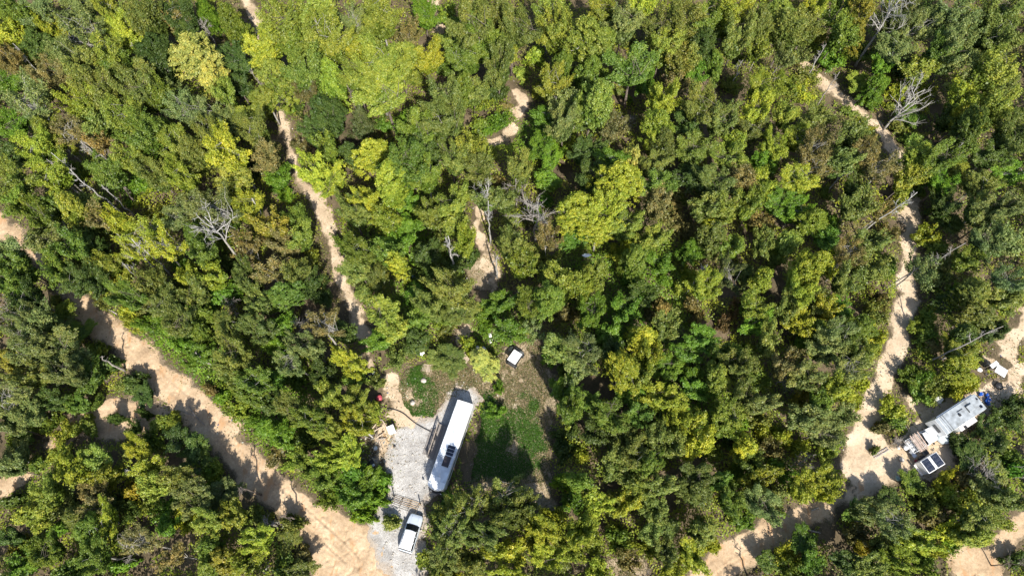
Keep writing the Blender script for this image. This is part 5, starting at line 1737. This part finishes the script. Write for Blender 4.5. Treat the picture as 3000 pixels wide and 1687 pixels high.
def boxy(name, label, cat, px, py, z, dx, dy, h, ang, mat, lid=None, group=None, extra=None):
    """a cabinet-like thing: body, lid, feet"""
    x, y = at(px, py, z)
    e = thing(name, label, cat, (x, y, gz(x, y)), math.radians(ang), group)
    MB().box(-dx / 2, dx / 2, -dy / 2, dy / 2, .06, h - .055).build('body', mat, e, bevel=.02)
    MB().box(-dx / 2 - .02, dx / 2 + .02, -dy / 2 - .02, dy / 2 + .02, h - .05, h).build('lid', lid or mat, e, bevel=.02)
    for sx in (-1, 1):
        for sy in (-1, 1):
            MB().box(sx * (dx / 2 - .08) - .04, sx * (dx / 2 - .08) + .04, sy * (dy / 2 - .08) - .04, sy * (dy / 2 - .08) + .04, 0, .058).build('foot', M['black'], e)
    MB().box(-dx / 4, dx / 4, -dy / 2 - .05, -dy / 2 - .004, h * .6, h * .6 + .04).build('handle', M['steel'], e)
    return e


boxy('cabinet', 'white square metal cabinet casting a shadow beside the log heap', 'cabinet', 1145, 1256, 1.3, .92, .98, 1.3, 24, M['white'])
boxy('cabinet', 'weathered grey-topped cabinet above the camper trailer, streaked with leaves', 'cabinet', 2751, 1168, 1.2, .9, 1.0, 1.2, 45, M['cream'], simple('streaked grey top', (.42, .42, .40), .7, var=.5, scale=3))

# ------------------------------------------------------------------ yard clutter
def pallet(px, py, ang, label, n=7, L=1.1, W=1.0, tilt=0, z=0.02):
    x, y = at(px, py)
    e = thing('pallet', label, 'pallet', (x, y, gz(x, y) + z), math.radians(ang), 'wooden pallets')
    e.rotation_euler = (math.radians(tilt), 0, math.radians(ang))
    for i in range(3):
        yy = -W / 2 + .05 + i * (W - .1) / 2
        MB().box(-L / 2, L / 2, yy - .04, yy + .04, 0, .09).build('runner', M['wood'], e)
    s = None
    for i in range(n):
        xx = -L / 2 + i * L / n
        if s is None:
            s = MB().box(0, L / n * .6, -W / 2, W / 2, 0, .02).build('slat', M['cut'], e, loc=(xx, 0, .093))
        else:
            q = s.copy()
            q.location = (xx, 0, .093)
            C.objects.link(q)


pallet(1364, 1052, 60, 'pallet with diagonal slats, lower one left of the yellow crown by the clearing', tilt=25, z=.2)
pallet(1353, 1040, 65, 'steeply tilted pallet, upper one left of the yellow crown by the clearing', tilt=40, z=.3, W=.6)
pallet(1250, 1078, 80, 'weathered pallet on grass above the lawn left of the bus shadow', W=1.2)
pallet(1344, 1137, -14, 'grey wooden step at the rear end of the bus shadow', n=4, L=.9, W=.5, z=.1)

for i, (a, b, r, m, lb) in enumerate([
        ((1100, 1270), (1113, 1318), .12, 'cut', 'longest pale log standing lengthwise in the log heap'),
        ((1104, 1268), (1118, 1316), .10, 'cut', 'pale log right beside the longest one in the heap'),
        ((1066, 1253), (1093, 1283), .16, 'pale', 'thick white log at the upper left of the log heap'),
        ((1110, 1235), (1088, 1262), .09, 'cut', 'thin curved branch above the log heap'),
        ((1060, 1275), (1094, 1287), .06, 'dead', 'thin grey branch left of the log heap'),
        ((1118, 1228), (1136, 1256), .09, 'cut', 'curved log left of the white cabinet'),
        ((1104, 1284), (1128, 1266), .09, 'cut', 'short log lying crosswise in the heap'),
        ((1110, 1288), (1132, 1284), .10, 'dead', 'grey short log at the right of the heap'),
        ((1120, 1262), (1139, 1300), .10, 'rust', 'rust-coloured log at the right edge of the heap'),
        ((1098, 1262), (1120, 1250), .08, 'cut', 'slim log crossing the top of the heap')]):
    log(a, b, r, lb, m, 'logs heaped left of the driveway', z=.14 + .08 * (i % 4), name='log')


def clutter(name, px, py, z, s, mat, label, cat, seed=1, sq=.5, group=None):
    x, y = at(px, py, z)
    o = lump(name, mat, s, seed, sq)
    o.location = (x, y, gz(x, y) + z + s * sq * .6)
    return tag(o, label, cat, group)


clutter('bucket_lid', 1111, 1166, .4, .45, M['red'], 'faded red tarp bundle among leaves left of the sandy path', 'tarp', 3, .4)
clutter('tarp', 1235, 1033, .2, .5, M['white'], 'crumpled white sheet on grass left of the pale yellow crown', 'sheet', 4, .3)
clutter('bag', 1432, 985, .3, .5, M['white'], 'large white bag above the yellow crown in the clearing', 'bag', 5, .6, 'white bags above the yellow crown')
clutter('bag', 1437, 999, .2, .35, M['white'], 'smaller white bag just below the large white one', 'bag', 6, .5, 'white bags above the yellow crown')
clutter('bag', 1398, 1018, 2.5, .3, M['cream'], 'cream bundle showing through the yellow crown, left one', 'bag', 7, .4)
clutter('bag', 1417, 1022, 2.5, .34, M['cream'], 'cream bundle showing through the yellow crown, right one', 'bag', 8, .4)
clutter('sheet', 1718, 750, 5.0, .5, M['white'], 'bright white sheet caught in the woods', 'sheet', 9, .3).scale = (1.4, .6, .6)
clutter('bag', 1232, 1212, 1.0, .01, M['white'], 'x', 'bag', 10) if False else None
clutter('rock', 1209, 1180, .1, .35, M['stone'], 'grey stone on the sandy patch beside the lawn', 'stone', 11, .6, 'stones around the yard')
clutter('rock', 1241, 1115, .1, .4, M['stone'], 'pale stone ring end on the lawn above the driveway', 'stone', 12, .5, 'stones around the yard')
clutter('bag', 1106, 1101, .3, .32, M['white'], 'small white bag beside the dark tarp left of the lawn', 'bag', 13, .7)
clutter('tarp', 1085, 1103, .3, .75, M['navy'], 'dark navy tarp lying in leaves left of the lawn', 'tarp', 14, .3)
clutter('tarp', 1096, 1093, .4, .3, M['tarp'], 'small grey cover above the dark tarp', 'cover', 15, .5)
clutter('tarp', 2758, 1278, .6, 1.0, M['tarp'], 'silver grey tarp over the tongue between truck and camper', 'tarp', 16, .55)
clutter('rubbish', 1088, 1357, .2, .45, M['black'], 'black rubbish sack below the log heap', 'sack', 17, .4)
clutter('rubbish', 1094, 1362, .35, .2, M['white'], 'small white scrap on the black rubbish sack', 'scrap', 18, .4)
clutter('tarp', 1100, 1312, .2, .3, M['tarp'], 'grey plastic sheet at the lower end of the logs', 'sheet', 19, .3)
clutter('pot', 1156, 1307, .1, .17, M['black'], 'small black pot at the left edge of the gravel', 'pot', 20, .9)
clutter('tarp', 2652, 1312, .3, .38, M['white'], 'white sack by the tailgate of the pickup', 'sack', 21, .6)
clutter('bag', 2678, 1372, .2, .22, M['white'], 'small white bag below left of the cargo trailer', 'bag', 22, .5)
clutter('container', 2630, 1402, .2, .35, simple('pale green plastic', (.35, .45, .38), .5), 'pale green tub at the lower edge of the sandy yard', 'tub', 23, .5)
clutter('sack', 2868, 1083, .3, .36, M['white'], 'small white thing left of the corrugated sheets', 'bag', 24, .5)
clutter('tarp', 2925, 1130, .3, .55, M['black'], 'dark sack in shade below the corrugated sheets', 'sack', 25, .4)
clutter('rock', 2640, 1345, .1, .35, M['stone'], 'grey rock in the middle of the sandy yard', 'stone', 26, .5, 'stones around the yard')
clutter('bag', 2683, 1350, .2, .2, M['red'], 'small red thing left of the cargo trailer', 'bag', 27, .6)


def barrel(px, py, r, h, mat, label, name='barrel', cat='barrel', group=None, z=0):
    x, y = at(px, py, h)
    e = thing(name, label, cat, (x, y, gz(x, y) + z), 0, group)
    MB().tube([(0, 0, 0), (0, 0, h * .3), (0, 0, h * .33), (0, 0, h * .66), (0, 0, h * .7), (0, 0, h)], [r * .95, r, r * 1.04, r * 1.04, r, r * .94], 16).build('body', mat, e, True)
    MB().tube([(0, 0, h + .002), (0, 0, h + .04)], [r * .97, r * .97], 16).build('lid', mat, e)
    MB().disc((r * .5, 0, h + .06), (0, 0, 1), .05, .03, 8).build('bung', M['white'], e)


barrel(1215, 811, .42, .95, M['blue'], 'blue barrel alone in vivid green undergrowth', z=.9)
clutter('scrap', 1217, 791, 1.3, .22, M['white'], 'white scrap above the blue barrel', 'scrap', 31, .4)
clutter('scrap', 1231, 812, 1.3, .2, M['white'], 'white scrap right of the blue barrel', 'scrap', 32, .4)
for i, (px, py, r, h, lb) in enumerate([(2872, 1153, .33, .7, 'blue barrel above the camper corner, topmost and leftmost of the blue ones'), (2890, 1156, .26, .6, 'small blue barrel just right of the topmost one'),
                                        (2893, 1166, .28, .6, 'blue tub second from the top beside the camper end'), (2889, 1174, .34, .6, 'largest blue tub beside the camper end'),
                                        (2896, 1171, .28, .5, 'blue tub right of the largest one'), (2893, 1181, .3, .5, 'lowest blue tub beside the camper end')]):
    barrel(px + 4, py, r * .8, h * .8, M['blue'], lb, 'blue_tub', 'tub', 'blue tubs at the camper end')


def ladder(px1, px2, label):
    x, y, rz, L = frame_of(px1, px2, .2)
    e = thing('ladder', label, 'ladder', (x, y, gz(x, y) + .12), rz)
    for s in (-1, 1):
        MB().box(-L / 2, L / 2, s * .17 - .03, s * .17 + .03, 0, .08).build('rail', M['alu'], e)
    n = 9
    for i in range(n):
        px = -L / 2 + .15 + i * (L - .3) / (n - 1)
        MB().tube([(px, -.14, .04), (px, .14, .04)], .02, 6).build('rung', M['alu'], e)


ladder((2560, 1339), (2603, 1313), 'aluminium ladder lying on the sand at the edge of the yard')


def chair(px, py, ang, mat, label):
    x, y = at(px, py)
    e = thing('camp_chair', label, 'chair', (x, y, gz(x, y) + .05), math.radians(ang), 'camp chairs in the sandy yard')
    MB().box(-.28, .28, -.27, .27, .42, .46).build('seat', mat, e, bevel=.02)
    MB().box(-.28, .28, .27, .31, .46, .95, Matrix.Rotation(math.radians(-8), 4, 'X')).build('backrest', mat, e, bevel=.02)
    for sx in (-1, 1):
        for sy in (-1, 1):
            MB().tube([(sx * .24, sy * .22, 0), (sx * .24, sy * .22, .42)], .015, 6).build('leg', M['steel'], e)
        MB().box(sx * .31 - .03, sx * .31 + .03, -.25, .27, .62, .65).build('armrest', mat, e)


chair(2627, 1301, 30, M['black'], 'dark camp chair standing alone above the ladder')
chair(2661, 1325, 140, M['black'], 'dark camp chair behind the tailgate of the pickup')


def table(px, py, ang, label, mat):
    x, y = at(px, py)
    e = thing('folding_table', label, 'table', (x, y, gz(x, y) + .05), math.radians(ang))
    MB().box(-.5, .5, -.3, .3, .7, .74).build('tabletop', mat, e, bevel=.01)
    for sx in (-1, 1):
        for sy in (-1, 1):
            MB().tube([(sx * .44, sy * .25, 0), (sx * .44, sy * .25, .7)], .018, 6).build('leg', M['steel'], e)


table(2666, 1332, -55, 'small dark folding table next to the camp chair by the truck', M['steel'])
boxy('generator', 'small dark generator in the shade between truck and cargo trailer', 'generator', 2714, 1325, .5, .6, .5, .5, 30, M['tarp'], M['black'])
for i, (px, py, lb) in enumerate([(2632, 1312, 'ring of small things left of the tailgate'), ]):
    clutter('bag', px, py, .1, .22, M['cream'], 'small pale bundle between camp chair and ladder', 'bag', 51, .4)


def sheet_roof(pts, label, n=6):
    p = [at(*q, 2.2) for q in pts]
    cx, cy = sum(q[0] for q in p) / 4, sum(q[1] for q in p) / 4
    a = math.atan2(p[2][1] - p[1][1], p[2][0] - p[1][0])
    L = math.hypot(p[2][0] - p[1][0], p[2][1] - p[1][1])
    W = math.hypot(p[0][0] - p[1][0], p[0][1] - p[1][1])
    e = thing('shed', label, 'shed', (cx, cy, gz(cx, cy)), a, 'white-roofed shelters at the right edge')
    s = None
    for i in range(n):
        x0 = -L / 2 + i * L / n
        if s is None:
            m = MB().box(0, L / n - .01, -W / 2, W / 2, 0, .02)
            m.box(.0, .05, -W / 2, W / 2, .021, .06)
            s = m.build('roof_panel', M['white'], e, loc=(x0, 0, 2.2))
        else:
            q = s.copy()
            q.location = (x0, 0, 2.2 + .004 * (i % 2))
            C.objects.link(q)
    for sx in (-1, 1):
        for sy in (-1, 1):
            MB().box(sx * (L / 2 - .1) - .05, sx * (L / 2 - .1) + .05, sy * (W / 2 - .1) - .05, sy * (W / 2 - .1) + .05, 0, 2.19).build('post', M['wood'], e)
    MB().box(-L / 2 + .15, L / 2 - .15, W / 2 - .08, W / 2 - .04, .1, 2.1).build('wall', M['wood'], e)


sheet_roof([(2911, 1084), (2929, 1069), (2958, 1087), (2936, 1106)], 'larger white-roofed open shelter of ribbed sheets at the right edge')
sheet_roof([(2900, 1070), (2918, 1055), (2927, 1065), (2908, 1082)], 'smaller white-roofed shelter just upper left of the larger one', 3)

label_all()
print('objects', len(bpy.data.objects), 'plants', len(REG))
